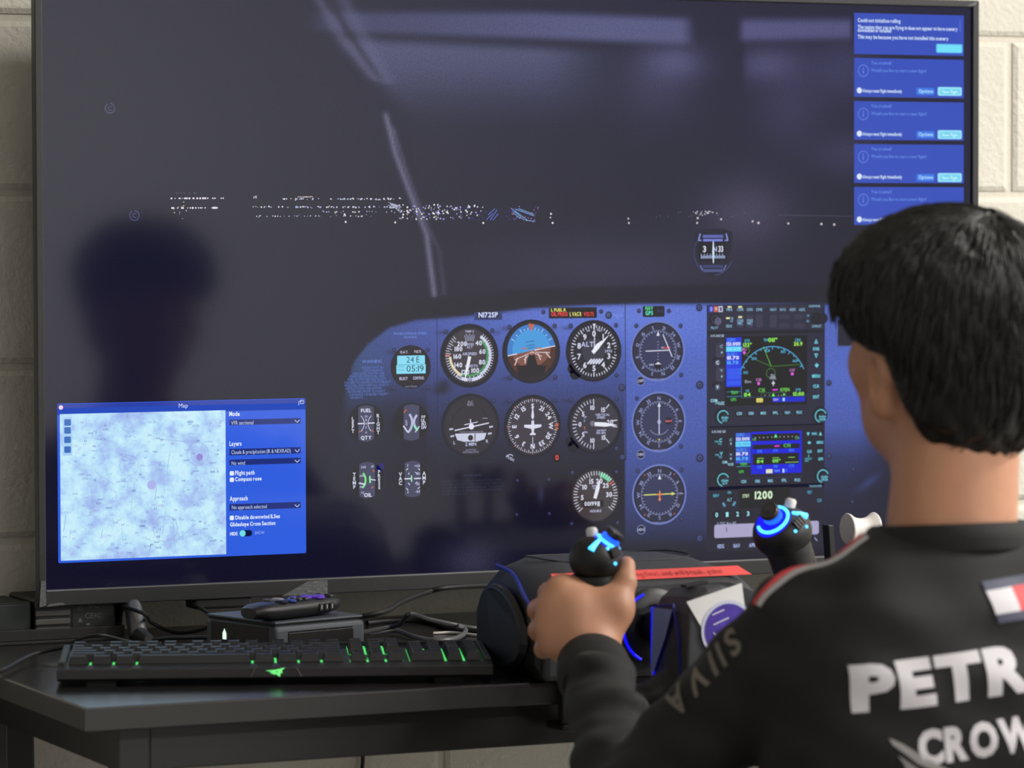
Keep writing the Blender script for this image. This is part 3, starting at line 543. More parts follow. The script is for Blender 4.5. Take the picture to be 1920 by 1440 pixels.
d.frame(713, 876, 10).disc(0, 0, 0.8, (20, 18, 110), 1); d.done()
d = small('vacuum_gauge', 'vacuum and ammeter gauge', 773, 898); d.seg((-0.45, 0.02), (-0.08, 0.02), 0.06, WHT, 6); d.seg((0.08, 0.02), (0.46, 0.02), 0.06, WHT, 6); d.seg((-0.06, 0.18), (-0.06, -0.14), 0.07, (150, 226, 170), 7)
for t, x_, y_ in (('7', -0.26, 0.68), ('6', -0.2, 0.28), ('+60', 0.26, 0.66), ('30', 0.32, 0.26), ('30', 0.3, -0.26), ('3', -0.26, -0.66), ('-60', 0.28, -0.64)): d.utext(t, x_, y_, 0.12, WH2, 5)
for x_, y_, a in ((-0.3, 0.5, 1), (0.36, 0.48, -1), (-0.2, -0.24, -1), (-0.3, -0.5, -1), (0.2, 0.3, -1), (0.2, -0.2, 1), (0.34, -0.46, 1)): d.seg((x_-0.05, y_-0.05*a), (x_+0.05, y_+0.05*a), 0.04, WHT, 6)
vtext(d, 'VAC', -0.66, 0.26, 0.18); vtext(d, 'AMP', 0.64, 0.26, 0.18); d.done()

# ---- screws and seams of the drawn panel
for x_, y_, r_ in ((836, 622, 4.5), (923, 620, 4.5), (955, 613, 4.5), (1040, 611, 4.5), (1070, 611, 4.5), (1155, 610, 4.5), (1156, 704, 4.5), (957, 708, 4.5), (1041, 707, 4.5), (739, 656, 4), (802, 656, 4), (738, 727, 4), (803, 726, 4), (1166, 727, 7), (1167, 858, 7), (1156, 748, 4.5), (1071, 750, 4.5), (1156, 841, 4.5), (1041, 751, 4), (956, 752, 4), (925, 752, 4), (838, 755, 4), (1073, 886, 4), (1156, 885, 4), (1072, 982, 4), (1158, 980, 4), (1193, 611, 4.5), (1276, 611, 4.5), (1277, 703, 4.5), (1194, 747, 4.5), (1277, 745, 4.5), (1277, 837, 4.5), (1196, 883, 4.5), (1278, 881, 4.5), (1278, 973, 4.5), (1311, 577, 7), (1312, 722, 8), (1312, 859, 8), (1312, 1010, 8), (1198, 583, 4.5), (1254, 583, 4.5), (1019, 585, 4.5), (1127, 584, 4.5), (1554, 718, 6), (1554, 856, 6), (970, 901, 3.5), (1029, 899, 3.5), (1030, 963, 3.5), (969, 965, 3.5), (1600, 880, 4), (1598, 941, 4)):
    d = Draw('panel_screw'); d.frame(x_, y_, r_).disc(0, 0, 1, (30, 32, 58), 1, n=16); d.disc(-0.05, 0.1, 0.6, (62, 72, 124), 2, n=12); d.disc(0, 0, 0.25, (30, 32, 54), 3, n=8); d.done()
d = Draw('panel_seam'); d.line([(819, 597), (820, 742), (822, 868)], 1.2, (28, 34, 66), 1); d.line([(1172, 570), (1174, 862)], 1.6, (30, 34, 70), 1); d.line([(822, 868), (1174, 862)], 1.2, (24, 26, 48), 1); d.line([(998, 866), (998, 905)], 1.0, (22, 22, 40), 1); d.done()
d = Draw('placard_text'); PC = (104, 132, 216)
for k, (t, a, b) in enumerate((('ASSURE THAT ALL', 678, 720), ('CONTAMINANTS,', 681, 718), ('INCLUDING WATER, ARE', 662, 721), ('REMOVED FROM FUEL AND', 656, 721), ('FUEL SYSTEM BEFORE FLIGHT.', 652, 725), ('FAILURE TO ASSURE CONTAMINANT', 646, 733), ('FREE FUEL AND HEED ALL SAFETY', 646, 729), ('INSTRUCTIONS AND OWNER', 648, 716), ('ADVISORIES PRIOR TO FLIGHT', 651, 722), ('CAN RESULT IN BODILY INJURY', 655, 728), ('OR DEATH.', 657, 681))): d.text(t, a, b, 691.5+k*5.65, 4.4, (84, 112, 190), 1)
d.text('WARNING', 679, 716, 681, 6, PC, 1); d.text('MANEUVERING SPEED', 738, 800, 628, 4.6, PC, 1); d.text('110 KIAS', 758, 781, 634.5, 4.4, PC, 1)
for k, (a, b) in enumerate(((829, 941), (829, 946), (829, 944), (829, 940), (829, 876))): d.text(('ASSURE THAT ALL CONTAMINANTS INCLUDING', 'WATER ARE REMOVED FROM FUEL AND FUEL', 'SYSTEM BEFORE FLIGHT FAILURE TO ASSURE', 'CONTAMINANT FREE FUEL CAN RESULT IN', 'INJURY OR DEATH')[k], a, b, 905+k*6, 4, (46, 48, 70), 1)
d.text('WARNING', 868, 903, 894, 4.6, (50, 52, 76), 1); d.done()['kind'] = 'stuff'

# ---- radio stack
d = Draw('audio_panel', 'row of radio selector buttons at the top of the stack'); d.rect((1325, 572), (1546, 1026), (25, 24, 44), 0.9); d.rect((1327, 573), (1545, 621), (36, 35, 58), 1.4); d.rect((1327, 621), (1545, 624), (18, 17, 34), 1.6)
for x_, c_, t in ((1329, (40, 70, 210), 'O'), (1338, (190, 80, 60), 'M'), (1347, (196, 198, 226), 'I')): d.rect((x_, 574), (x_+8, 585), c_, 2); d.text(t, x_+2.5, x_+6, 583, 7, (230, 230, 240) if t != 'I' else (60, 60, 90), 3)
for x_, t in ((1361, 'MKR'), (1381, 'COM1'), (1399, 'COM2'), (1417, 'DME'), (1443, 'NAV1'), (1461, 'NAV2'), (1479, 'ADF1'), (1497, 'ADF2')): d.rrect((x_, 573), (x_+13, 586), 2, (44, 43, 66), 2); d.text(t, x_+1, x_+12, 583, 5, (150, 206, 236), 3)
for x_, t in ((1381, 'COM1 MIC'), (1399, 'COM2 MIC'), (1417, ''), (1443, '')):
    d.rrect((x_, 590), (x_+13, 614), 3, (52, 51, 74), 2)
    if t: d.text(t[:4], x_+1, x_+12, 604, 5, (150, 206, 236), 3); d.text('MIC', x_+2, x_+11, 609, 4.5, (150, 206, 236), 3)
for x_ in (1460, 1488):
    for y_ in (589, 606): d.rrect((x_, y_), (x_+20, y_+9), 4, (48, 47, 70), 2)
for a, b in (((1364, 574), (1371, 577)), ((1384, 574), (1391, 577)), ((1384, 593), (1391, 596)), ((1361, 595), (1368, 598))): d.rect(a, b, (232, 230, 170), 3)
d.text('SENS', 1361, 1372, 614, 5, (150, 206, 236), 3); d.text('HI', 1370, 1374, 599, 4.5, (150, 206, 236), 3); d.text('LO', 1369, 1374, 604, 4.5, (150, 206, 236), 3); d.text('PILOT', 1333, 1346, 617, 4.5, (150, 206, 236), 3); d.text('AUDIOPANEL', 1516, 1538, 576, 4, (150, 206, 236), 3); d.text('COPILOT', 1522, 1540, 614, 4.6, (150, 206, 236), 3); d.text('COM', 1512, 1517, 594, 4, (120, 190, 226), 3); d.text('ISO', 1512, 1517, 604, 4, (120, 190, 226), 3)
d.frame(1341, 599, 12).disc(0, 0, 1, (20, 20, 36), 2); d.ring(0, 0, 0.55, 0.7, (60, 60, 84), 3); d.disc(0.45, -0.3, 0.62, (84, 82, 112), 4); d.frame(1531, 597, 12).disc(0, 0, 1, (18, 18, 34), 2); d.disc(1.2, 0, 0.8, (22, 22, 38), 3); d.done()

d = Draw('map_navigator', 'large navigator screen with a green and cyan moving map'); d.rrect((1326, 624), (1545, 796), 5, (32, 31, 54), 1.2); d.rect((1359, 631), (1513, 758), (12, 11, 18), 1.6)
d.text('X-PLANE 530', 1332, 1357, 632, 4.6, (190, 214, 240), 3); d.rect((1361, 633), (1390, 725), (24, 52, 220), 2); d.rect((1361, 650), (1390, 659), (86, 206, 246), 3); d.rect((1363, 691), (1389, 711), (40, 82, 230), 3); d.rect((1363, 714), (1389, 722), (40, 82, 230), 3)
d.text('COM 1', 1363, 1378, 640, 5.5, (90, 170, 246), 3); d.text('121.000', 1362, 1388, 648, 6, (234, 240, 250), 3, 'b'); d.text('121.300', 1364, 1388, 657, 5, (150, 232, 250), 4); d.text('VLOC 1', 1363, 1381, 667, 5.5, (90, 170, 246), 3); d.text('111.70', 1363, 1385, 674, 6, (234, 240, 250), 3, 'b'); d.text('111.70', 1363, 1384, 683, 6, (90, 180, 246), 3, 'b')
d.text('TERM', 1370, 1383, 739, 5.5, (90, 226, 90), 3); d.text('GPS', 1370, 1380, 752, 5.5, (90, 226, 90), 3); d.line([(1362, 735), (1389, 734)], 0.8, (60, 150, 200), 2); d.line([(1362, 744), (1389, 743)], 0.8, (60, 150, 200), 2); d.line([(1390, 725), (1390.5, 746)], 0.8, (60, 150, 200), 2); d.line([(1390, 746), (1512, 741)], 0.7, (40, 90, 130), 2)
d.text('DTK', 1396, 1406, 642, 5.5, (90, 200, 240), 3); d.text('132\u00b0', 1393, 1409, 650, 6.5, (150, 240, 90), 3, 'b'); d.text('TRK', 1431, 1440, 640, 5, (90, 200, 240), 3); d.text('011\u00b0', 1440, 1457, 641, 7, (150, 240, 90), 3, 'b'); d.text('DIS', 1491, 1501, 640, 5, (90, 200, 240), 3); d.text('20.9', 1488, 1504, 648, 6.5, (170, 240, 90), 3, 'b')
d.frame(1448, 723, 76); d.ring(0, 0, 0.955, 0.975, (80, 170, 220), 3, -72, 66, n=90)
for a in range(-70, 66, 10): d.tick(a, 0.92 if a % 30 else 0.89, 0.975, 0.02, (80, 170, 220), 3)
for t, x_, y_ in (('330', 1413, 673), ('0', 1438, 658), ('30', 1467, 660), ('60', 1490, 677), ('300', 1397, 699)): d.text(t, x_-4, x_+5, y_+2, 5, (90, 190, 236), 3)
d.line([(1445.5, 687), (1431, 650)], 1.3, (96, 180, 60), 3); d.line([(1445.5, 687), (1394, 664)], 1.0, (60, 124, 46), 3); d.line([(1445.5, 687), (1505, 683)], 1.0, (60, 130, 46), 3); d.frame(1445, 700, 10).ring(0, 0, 0.86, 1.0, (60, 110, 44), 3); d.frame(1399, 657, 7).ring(0, 0, 0.84, 1.0, (80, 140, 50), 3, 0, 180)
for x_, y_, t in ((1395, 661, 'JC'), (1422, 719, 'C35'), (1485, 701, 'C47')): d.frame(x_, y_, 3).disc(0, 0, 1, (226, 90, 226), 4, n=10); d.text(t, x_-5, x_+5, y_-4.5, 4.8, (226, 150, 230), 4)
d.text('DLL', 1445, 1453, 706, 4.5, (200, 206, 232), 4); d.text('KDEL', 1443, 1455, 711, 4.5, (200, 206, 232), 4); d.frame(1449.5, 719, 5); d.seg((0, 1), (0, -0.9), 0.4, WHT, 4); d.seg((-0.7, 0.1), (0.7, 0.1), 0.4, WHT, 4)
d.text('35nm', 1396, 1408, 718, 5, (190, 194, 220), 3); d.text('GS', 1398, 1404, 735, 4.5, (90, 200, 240), 3); d.text('114', 1395, 1407, 743.5, 6.5, (150, 240, 90), 3, 'b'); d.text('C35', 1422, 1434, 735, 6.5, (110, 234, 90), 3); d.line([(1448, 731), (1458, 730.5)], 2.5, (226, 60, 226), 3); d.text('KMSN', 1463, 1480, 734, 6.5, (130, 234, 90), 3); d.text('ETE', 1492, 1501, 733, 4.5, (90, 200, 240), 3); d.text('15:00', 1487, 1507, 742, 6.5, (150, 240, 90), 3, 'b'); d.line([(1427, 745), (1427, 737), (1473, 735), (1473, 743)], 0.8, (70, 110, 90), 3); d.frame(1449.5, 740, 4).poly([(-0.9, -0.7), (0.9, -0.7), (0, 0.8)], (110, 240, 90), 4); d.poly([(5.4, 0.7), (5.4, -0.7), (6.3, 0)], (150, 240, 120), 4)
for x_ in (1434, 1442, 1459, 1465): d.frame(x_, 741, 1).disc(0, 0, 0.8, (200, 226, 200), 4, n=8)
d.rect((1418, 747), (1430, 754), (236, 226, 110), 3); d.text('MSG', 1419.5, 1428.5, 753, 4, (80, 80, 40), 4); d.rect((1448, 745), (1509, 752.5), (16, 30, 200), 3); d.text('NAV', 1449.5, 1459, 751.5, 5, (206, 220, 250), 4); d.rect((1467, 746), (1471, 752), (150, 220, 250), 4)
for k, (t, y_) in enumerate((('', 640), ('RNG', 655), ('', 666), ('', 685), ('MENU', 706), ('CLR', 725), ('ENT', 745))):
    if t: d.text(t, 1530-len(t)*1.9, 1530+len(t)*1.9, y_+2, 5.6, CY, 3, 'b')
d.frame(1530, 640, 5).poly([(-0.8, -0.8), (0.8, -0.8), (0, 0.9)], CY, 3); d.poly([(-0.35, -0.5), (0.35, -0.5), (0, 0.3)], (30, 40, 60), 4); d.frame(1530, 667, 5).poly([(-0.8, 0.8), (0.8, 0.8), (0, -0.9)], CY, 3); d.poly([(-0.35, 0.5), (0.35, 0.5), (0, -0.3)], (30, 40, 60), 4); d.frame(1531, 685, 4).seg((-1, 0), (1, 0), 0.7, CY, 3); d.seg((0, 1), (0, -1), 0.7, CY, 3)
for y_, t in ((644, 'C'), (689, 'V')): d.rrect((1342, y_), (1358, y_+26), 4, (52, 51, 74), 2); d.text(t, 1350, 1355, y_+8, 5, (160, 206, 236), 3); d.frame(1353, y_+17, 3).poly([(-0.7, 0.5), (0.7, 0.5), (0, -0.9)], (160, 206, 236), 3)
for y_, t in ((680, 'C'), (726, 'V')): d.frame(1345, y_, 7).disc(-0.5, 0.6, 0.9, (16, 15, 28), 2); d.disc(0, 0, 0.85, (62, 76, 100), 3); d.text(t, 1342.5, 1347.5, y_+3, 6, (214, 224, 240), 4, 'b')
d.text('COM', 1332, 1344, 754, 5.5, (160, 220, 240), 3, 'b'); d.line([(1341, 758), (1345, 750)], 1, (160, 220, 240), 3); d.text('VLOC', 1344.5, 1358, 759, 5.5, (160, 220, 240), 3, 'b')
def bigknob(d, x_, y_, t): d.frame(x_, y_, 17).disc(0, 0, 0.95, (20, 20, 34), 2.2); d.ring(0.1, -0.1, 0.62, 0.74, (96, 196, 214), 4, -170, 70); d.disc(0.25, -0.3, 0.5, (38, 38, 58), 4.2); d.utext(t[0], 0.3, -0.2, 0.22, CY, 5); d.utext(t[1], 0.3, -0.5, 0.22, CY, 5)
bigknob(d, 1354, 780, ('PUSH', 'C/V')); bigknob(d, 1537, 778, ('PUSH', 'CRSR'))
for x_, t in ((1385, 'CDI'), (1407, 'OBS'), (1430, 'MSG'), (1453, 'FPL'), (1475, 'VNAV'), (1497, 'PROC')): d.rrect((x_-8, 770.5-(x_-1385)*0.02), (x_+8, 781-(x_-1385)*0.02), 4, (22, 21, 36), 2); d.text(t, x_-4, x_+4+len(t)*0.6, 778-(x_-1385)*0.02, 5, (140, 206, 232), 3, 'b')
d.done()

d = Draw('small_navigator', 'smaller navigator screen with royal blue frame'); d.rrect((1327, 800), (1545, 912), 4, (24, 23, 42), 1.2); d.text('X-PLANE 430', 1334, 1360, 812, 4.6, (190, 214, 240), 3); d.rect((1379, 811), (1408, 884), (14, 18, 40), 1.8); d.rect((1408, 810), (1503, 886), (8, 14, 214), 1.8)
d.rect((1379, 812), (1407, 868), (34, 70, 200), 2); d.rect((1379, 828), (1407, 837), (96, 214, 246), 3); d.text('COM 2', 1380, 1395, 818, 5, (96, 190, 246), 3); d.text('121.000', 1380, 1405, 826, 5.5, (234, 240, 250), 3, 'b'); d.text('121.300', 1381, 1405, 835.5, 5, (60, 130, 200), 4); d.text('VLOC 2', 1380, 1398, 846, 5, (96, 190, 246), 3); d.text('111.70', 1380, 1402, 854, 5.5, (234, 240, 250), 3, 'b'); d.text('111.70', 1380, 1402, 863, 5.5, (90, 190, 250), 3, 'b'); d.text('TERM', 1387, 1400, 873, 5, (90, 226, 90), 3); d.line([(1380, 875), (1407, 874)], 0.8, (70, 170, 190), 3); d.text('GPS', 1385, 1394, 887, 5, (90, 226, 90), 3)
d.rect((1410, 814), (1499, 825), (12, 12, 20), 2.4); d.rect((1411, 834), (1499, 840), (12, 12, 20), 2.4); d.rect((1411, 851), (1498, 869), (12, 12, 20), 2.4)
for k in range(11): d.frame(1416+k*7.7, 820.5-k*0.25, 1).disc(0, 0, 0.9, (206, 222, 226), 3, n=8)
d.frame(1454, 817, 4).poly([(-0.9, -0.8), (0.9, -0.8), (0, 0.9)], (96, 236, 150), 4); d.text('1.0', 1411, 1417, 826, 4, (96, 226, 120), 3); d.text('1.0', 1491, 1498, 823, 4, (96, 226, 120), 3); d.line([(1452, 836.5), (1461, 836)], 2.6, (230, 40, 220), 3); d.text('C35', 1469, 1482, 838, 5.5, (110, 234, 90), 3)
for t, x_, y_ in (('DIS', 1424, 848.5), ('DTK', 1454, 847.5), ('BRG', 1484, 846.5), ('GS', 1424, 878), ('TRK', 1454, 877), ('ETE', 1484, 876)): d.text(t, x_-4.5, x_+4.5, y_, 5, (60, 150, 250), 3)
d.text('114', 1419, 1431, 868, 5.5, (130, 240, 90), 3, 'b'); d.text('011\u00b0', 1448, 1463, 867, 5.5, (130, 240, 90), 3, 'b')
for x_, y_ in ((1426, 859.5), (1454, 858.5), (1484, 857.5), (1478, 867), (1491, 866.5)): d.line([(x_-6, y_), (x_+6, y_-0.4)], 1, (150, 226, 100), 3)
d.rect((1436, 880), (1448, 887), (226, 224, 190), 3); d.text('NAV', 1452, 1462, 885, 4.5, (120, 190, 250), 3); d.rect((1467, 879), (1470, 886), (200, 230, 250), 3); d.rect((1471, 879), (1476, 885), (30, 80, 230), 3)
for t, x_, y_ in (('C', 1351, 829), ('V', 1352, 854)): d.text(t, x_-2.5, x_+2.5, y_, 6.5, CY, 3, 'b'); d.text('PWR', x_-11, x_-4, y_+1, 3.6, CY, 3); d.text('VOL', x_-5, x_+2, y_+5, 3.6, CY, 3)
for t, y_ in (('C', 824), ('V', 852)): d.rrect((1365, y_-5), (1374, y_+15), 2, (34, 33, 54), 2); d.text(t, 1368, 1372, y_+3, 4.5, (160, 220, 240), 3); d.frame(1370, y_+8, 3).poly([(-0.7, 0.5), (0.7, 0.5), (0, -0.9)], (160, 206, 236), 3)
d.text('COM', 1354, 1363, 869, 4.5, (160, 220, 240), 3, 'b'); d.text('VLOC', 1364, 1375, 873, 4.5, (160, 220, 240), 3, 'b'); bigknob(d, 1354, 898, ('PUSH', 'C/V')); bigknob(d, 1541, 891, ('PUSH', 'CRSR')); d.line([(1384, 898), (1504, 893)], 2, (40, 40, 66), 2)
for x_, t in ((1394, 'CDI'), (1420, 'OBS'), (1444, 'MSG'), (1470, 'FPL'), (1494, 'PROC')): d.text(t, x_-4.5, x_+4.5+(len(t)-3)*2, 905.5-(x_-1394)*0.03, 5, (140, 206, 232), 3, 'b')
d.frame(1515, 814, 4).poly([(-0.8, 0.8), (0.8, 0.8), (0, -0.9)], CY, 3); d.text('RNG', 1522, 1531, 815.5, 4.6, CY, 3, 'b'); d.frame(1538, 813, 4).poly([(-0.8, -0.8), (0.8, -0.8), (0, 0.9)], CY, 3); d.frame(1517, 830, 3.4).seg((-1, 0), (1, 0), 0.7, CY, 3); d.seg((0, 0.8), (0, -0.8), 0.7, CY, 3)
for t, x_, y_ in (('MENU', 1531, 832), ('CLR', 1513, 849), ('ENT', 1533, 848), ('GPS', 1534, 863)): d.text(t, x_, x_+len(t)*3, y_, 4.8, CY, 3, 'b')
d.text('DEFAULT', 1509, 1522, 862, 3.4, CY, 3); d.text('NAV', 1509, 1516, 866, 3.4, CY, 3); d.line([(1516, 852), (1516, 858)], 1, CY, 3); d.done()

d = Draw('transponder', 'transponder showing 1200'); d.rrect((1328, 913), (1545, 955), 3, (27, 26, 46), 1.2); d.rect((1386, 916), (1482, 950), (10, 9, 18), 1.8); d.text('STBY', 1392, 1405, 933, 6, (206, 226, 190), 3, 'b'); d.text('1200', 1415, 1448, 935.5, 13.5, (216, 244, 206), 3, 'b')
d.text('IDENT', 1337, 1348, 932, 5, (96, 206, 236), 3); d.text('ON', 1364, 1370, 926, 5, (110, 206, 236), 3); d.text('ALT', 1363, 1372, 940, 6, (150, 216, 236), 3); d.frame(1367, 934, 9).disc(0, 0, 0.95, (20, 19, 34), 2); d.seg((-1.5, -0.9), (-1.0, -1.7), 0.5, (90, 150, 180), 3); d.seg((1.4, -0.8), (0.9, -1.6), 0.5, (90, 150, 180), 3)
d.text('TRANSPONDER', 1517, 1541, 913.5, 3.6, (140, 206, 232), 3); d.text('TEST', 1513, 1522, 926, 5.5, (96, 196, 236), 3); d.text('CLR', 1532, 1540, 941, 5.5, (96, 196, 236), 3)
for k in range(4): d.rrect((1337+k*20, 958-k*0.8), (1351+k*20, 974-k*0.8), 4, (18, 17, 32), 2); d.text(str(k), 1341+k*19.6, 1346+k*19.6, 969.5-k*0.8, 8, (150, 226, 240), 3, 'b')
d.text('S-TEC like AP', 1344, 1380, 984, 4.6, (170, 180, 206), 3); d.rrect((1339, 984), (1535, 1001), 4, (166, 160, 196), 2); d.line([(1361, 988), (1363, 998)], 1, (50, 48, 66), 3); d.line([(1363, 991), (1361, 996)], 1, (50, 48, 66), 3)
for t, x_ in (('HDG', 1345), ('NAV', 1375), ('APR', 1404)): d.text(t, x_, x_+12, 1028-(x_-1345)*0.035, 7, (170, 186, 236), 3, 'b')
d.text('TRIM', 1523, 1531, 1003, 4, (150, 160, 210), 3); d.line([(1527, 1008), (1532, 1014)], 1.5, (170, 180, 230), 3); d.done()
d = Draw('side_screen_edge'); d.line([(1567, 607), (1571, 650)], 2, (66, 80, 130), 1); d.line([(1571, 650), (1602, 648)], 2, (66, 80, 130), 1); d.rect((1571, 600), (1640, 647), (24, 23, 42), 1); d.done()

# ---- standby compass on the windscreen
d = Draw('standby_compass', 'small compass in the windscreen'); d.frame(1337, 474, 44); d.poly([(-0.86, 0.9), (-0.3, 1.02), (0.5, 1.02), (0.95, 0.88), (0.86, 0.0), (0.62, -0.6), (0.1, -1.0), (-0.1, -1.0), (-0.6, -0.6), (-0.86, -0.1)], (26, 25, 46), 1)
d.ring(0, 0, 0.94, 0.97, (70, 78, 120), 2, 110, 175); d.ring(0, 0, 0.9, 0.93, (62, 70, 116), 2, 215, 305)
for y_, a in ((0.7, 1.0), (-0.58, 0.62)): d.seg((-0.5, y_), (0.48, y_), 0.13, (int(86*a), int(96*a), int(170*a)), 2); d.seg((-0.48, y_-0.18), (0.46, y_-0.18), 0.12, (int(120*a), int(132*a), int(214*a)), 2)
for x_, s_ in ((-0.62, 1), (0.62, -1)): d.seg((x_-s_*0.08, 0.52), (x_, 0.82), 0.06, (134, 142, 214), 2); d.seg((x_-s_*0.08, 0.52), (x_+s_*0.06, 0.53), 0.05, (134, 142, 214), 2); d.seg((x_+s_*0.12, -0.74), (x_, -0.52), 0.05, (104, 112, 180), 2)
d.rect((1311, 452), (1360, 488), (14, 13, 24), 2)
for k in range(24): d.seg((-0.58+k*0.049, -0.24), (-0.58+k*0.049, -0.04 if k % 3 == 0 else -0.12), 0.025, (176, 192, 240), 4)
d.utext('3', -0.42, 0.16, 0.24, WHT, 4); d.utext('N', 0.07, 0.16, 0.2, WH2, 4); d.utext('33', 0.36, 0.16, 0.24, WHT, 4, sx=0.7); d.poly([(-0.02, 0.5), (0.02, 0.48), (0.045, 0.0), (0.02, -0.44), (-0.02, -0.44), (-0.05, 0.05)], (206, 232, 250), 5); d.done()

# ---- town and runway lights at the horizon
d = Draw('horizon_lights', 'scattered lights of a town at night'); R = random.Random(3)
def dot(x_, y_, r_, c_=(226, 222, 230)): d.frame(x_, y_, r_).disc(0, 0, 1, c_, 1, n=8)
for y_ in (372, 390):
    for k in range(26): x_ = 321+R.random()**1.3*98; dot(x_, y_+(x_-320)*-0.004, R.uniform(0.8, 2.1))
for k in range(16): dot(R.uniform(326, 350), R.uniform(378, 411), R.uniform(0.7, 1.3), (196, 176, 170))
for k in range(12): dot(R.uniform(324, 372), 362, 0.7, (120, 112, 120))
for y_, a, b, n, s_ in ((373, 526, 752, 70, 1.5), (388, 474, 752, 90, 1.7), (405, 478, 700, 36, 1.4), (397, 600, 760, 26, 1.4)):
    for k in range(n): x_ = R.uniform(a, b); dot(x_, y_+R.gauss(0, 0.7), R.uniform(0.6, s_), R.choice([(220, 222, 240), (170, 176, 230), (230, 220, 214)]))
for k in range(6): dot(480+R.uniform(-5, 5), R.uniform(366, 372), 1.0)
for k in range(7): d.line([(556+R.uniform(0, 30), 369+R.uniform(-1, 1)), (586+R.uniform(-10, 8), 369.5)], 0.8, (226, 214, 226), 1)
for k in range(7): d.line([(725+R.uniform(0, 10), 375+R.uniform(0, 22)), (750, 376+R.uniform(0, 22))], 0.7, (200, 206, 240), 1)
for k in range(120): x_ = R.uniform(745, 905); dot(x_, R.uniform(384, 411), R.uniform(0.7, 2.0), R.choice([(236, 228, 214), (224, 224, 240), (150, 150, 220)]))
for k in range(46): dot(R.uniform(850, 975), R.uniform(386, 413), R.uniform(0.5, 1.0), (70, 70, 190))
for x_, y_ in ((648, 416), (741, 417), (906, 418), (880, 388), (1033, 401), (1036, 418), (646, 402)): dot(x_, y_, 2.0)
for a, b in (((915, 403), (928, 391)), ((919, 413), (932, 393)), ((912, 412), (924, 400)), ((924, 413), (934, 401))): d.line([a, b], 0.9, (106, 132, 240), 1)
for a, b in (((960, 392), (983, 413)), ((966, 392), (1002, 405)), ((965, 395), (990, 414)), ((972, 391), (1001, 402)), ((985, 413), (1003, 415)), ((962, 398), (975, 410))): d.line([a, b], 1.0, (130, 176, 236), 1)
for k in range(26): dot(R.uniform(958, 1010), R.uniform(385, 416), R.uniform(0.5, 1.0), (190, 130, 220))
for x_, y_, r_ in ((1032, 408, 1.6), (1178, 410, 1.8), (1179, 418, 2), (1308, 409, 2.2), (1307, 418, 2), (1352, 411, 2), (1411, 415, 2.0), (1422, 418, 2.4), (1478, 419, 2.2), (1540, 420, 2.4), (1564, 421, 2.4)): dot(x_, y_, r_, (206, 196, 196))
for k in range(24): dot(R.uniform(1300, 1346), R.uniform(396, 404), R.uniform(0.6, 1.6), (196, 190, 200))
for k in range(46): x_ = 1462+k*3; dot(x_, 403+(x_-1460)*0.02, 0.7, (116, 108, 130))
for k in range(12): dot(R.uniform(1220, 1400), R.uniform(396, 408), 0.8, (120, 116, 140))
for x_, y_ in ((206, 203), (252, 404)): d.frame(x_, y_, 12).ring(0, 0, 0.66, 0.86, (62, 66, 104), 1, 0, 330); d.utext('C', 0, 0, 0.7, (62, 66, 104), 1)
d.done()['kind'] = 'stuff'

# ---- map window
d = Draw('map_window', 'pale blue map window with a blue settings column'); d.rrect((107, 757), (574, 1037), 3, (48, 94, 222), 1); d.rect((107, 758), (573, 767), (40, 64, 166), 1.6); d.rect((107, 766), (573, 768.5), (44, 78, 190), 1.6)
d.frame(114, 764, 4.2).disc(0, 0, 1, (246, 206, 226), 3); d.text('Map', 335, 352, 764.5, 8, (200, 214, 246), 3); d.line([(560, 760), (560, 752.5), (567, 752)], 1, (190, 206, 244), 3); d.line([(563, 757), (563, 750.5), (569, 750.3), (569, 756.7), (563, 757)], 1, (190, 206, 244), 3)
Mm = mat('panel_map', (4, 4, 5), 0.09, emit=(0, 0, 0)); nt = Mm.node_tree; ge = nt.nodes.new('ShaderNodeNewGeometry'); n1 = nt.nodes.new('ShaderNodeTexNoise'); n1.inputs['Scale'].default_value = 32; n1.inputs['Detail'].default_value = 6; n1.inputs['Roughness'].default_value = 0.62; nt.links.new(ge.outputs['Position'], n1.inputs['Vector'])
rp = nt.nodes.new('ShaderNodeValToRGB'); rp.color_ramp.interpolation = 'LINEAR'
for i, (p_, c_) in enumerate(((0.30, (150, 176, 232)), (0.42, (172, 200, 246)), (0.5, (186, 226, 252)), (0.60, (206, 244, 255)), (0.72, (190, 214, 250)))):
    e_ = rp.color_ramp.elements[i] if i < 2 else rp.color_ramp.elements.new(p_); e_.position = p_; e_.color = (*lin(c_), 1)
nt.links.new(n1.outputs['Fac'], rp.inputs[0]); b_ = nt.nodes['Principled BSDF']; nt.links.new(rp.outputs[0], b_.inputs['Emission Color']); b_.inputs['Emission Strength'].default_value = 0.97
(x0, z0), (x1, z1) = sp(112, 776.5), sp(424, 1039); d.m.use(Mm); d.m.add([(x0, -2*LAY, z1), (x1, -2*LAY, z1), (x1, -2*LAY, z0), (x0, -2*LAY, z0)], [(0, 1, 2, 3)])
R = random.Random(11); words = ['17', '18', '1400', '20', '16', 'VOR', 'MSN', 'KDEL', '15', '19', 'C35', '118.3', '22', 'JVL', '12', '1049']
for k in range(210):
    x_ = 118+R.random()**0.85*298; y_ = R.uniform(786, 1044-(x_-112)*0.045); t_ = R.choice(words); w_ = len(t_)*R.uniform(2.2, 3.2); c_ = R.choice([(140, 168, 222), (120, 140, 206), (160, 160, 216), (96, 116, 190), (150, 190, 232)])
    if x_+w_ < 421: d.text(t_, x_, x_+w_, y_, R.uniform(3, 4.4), c_, 3)
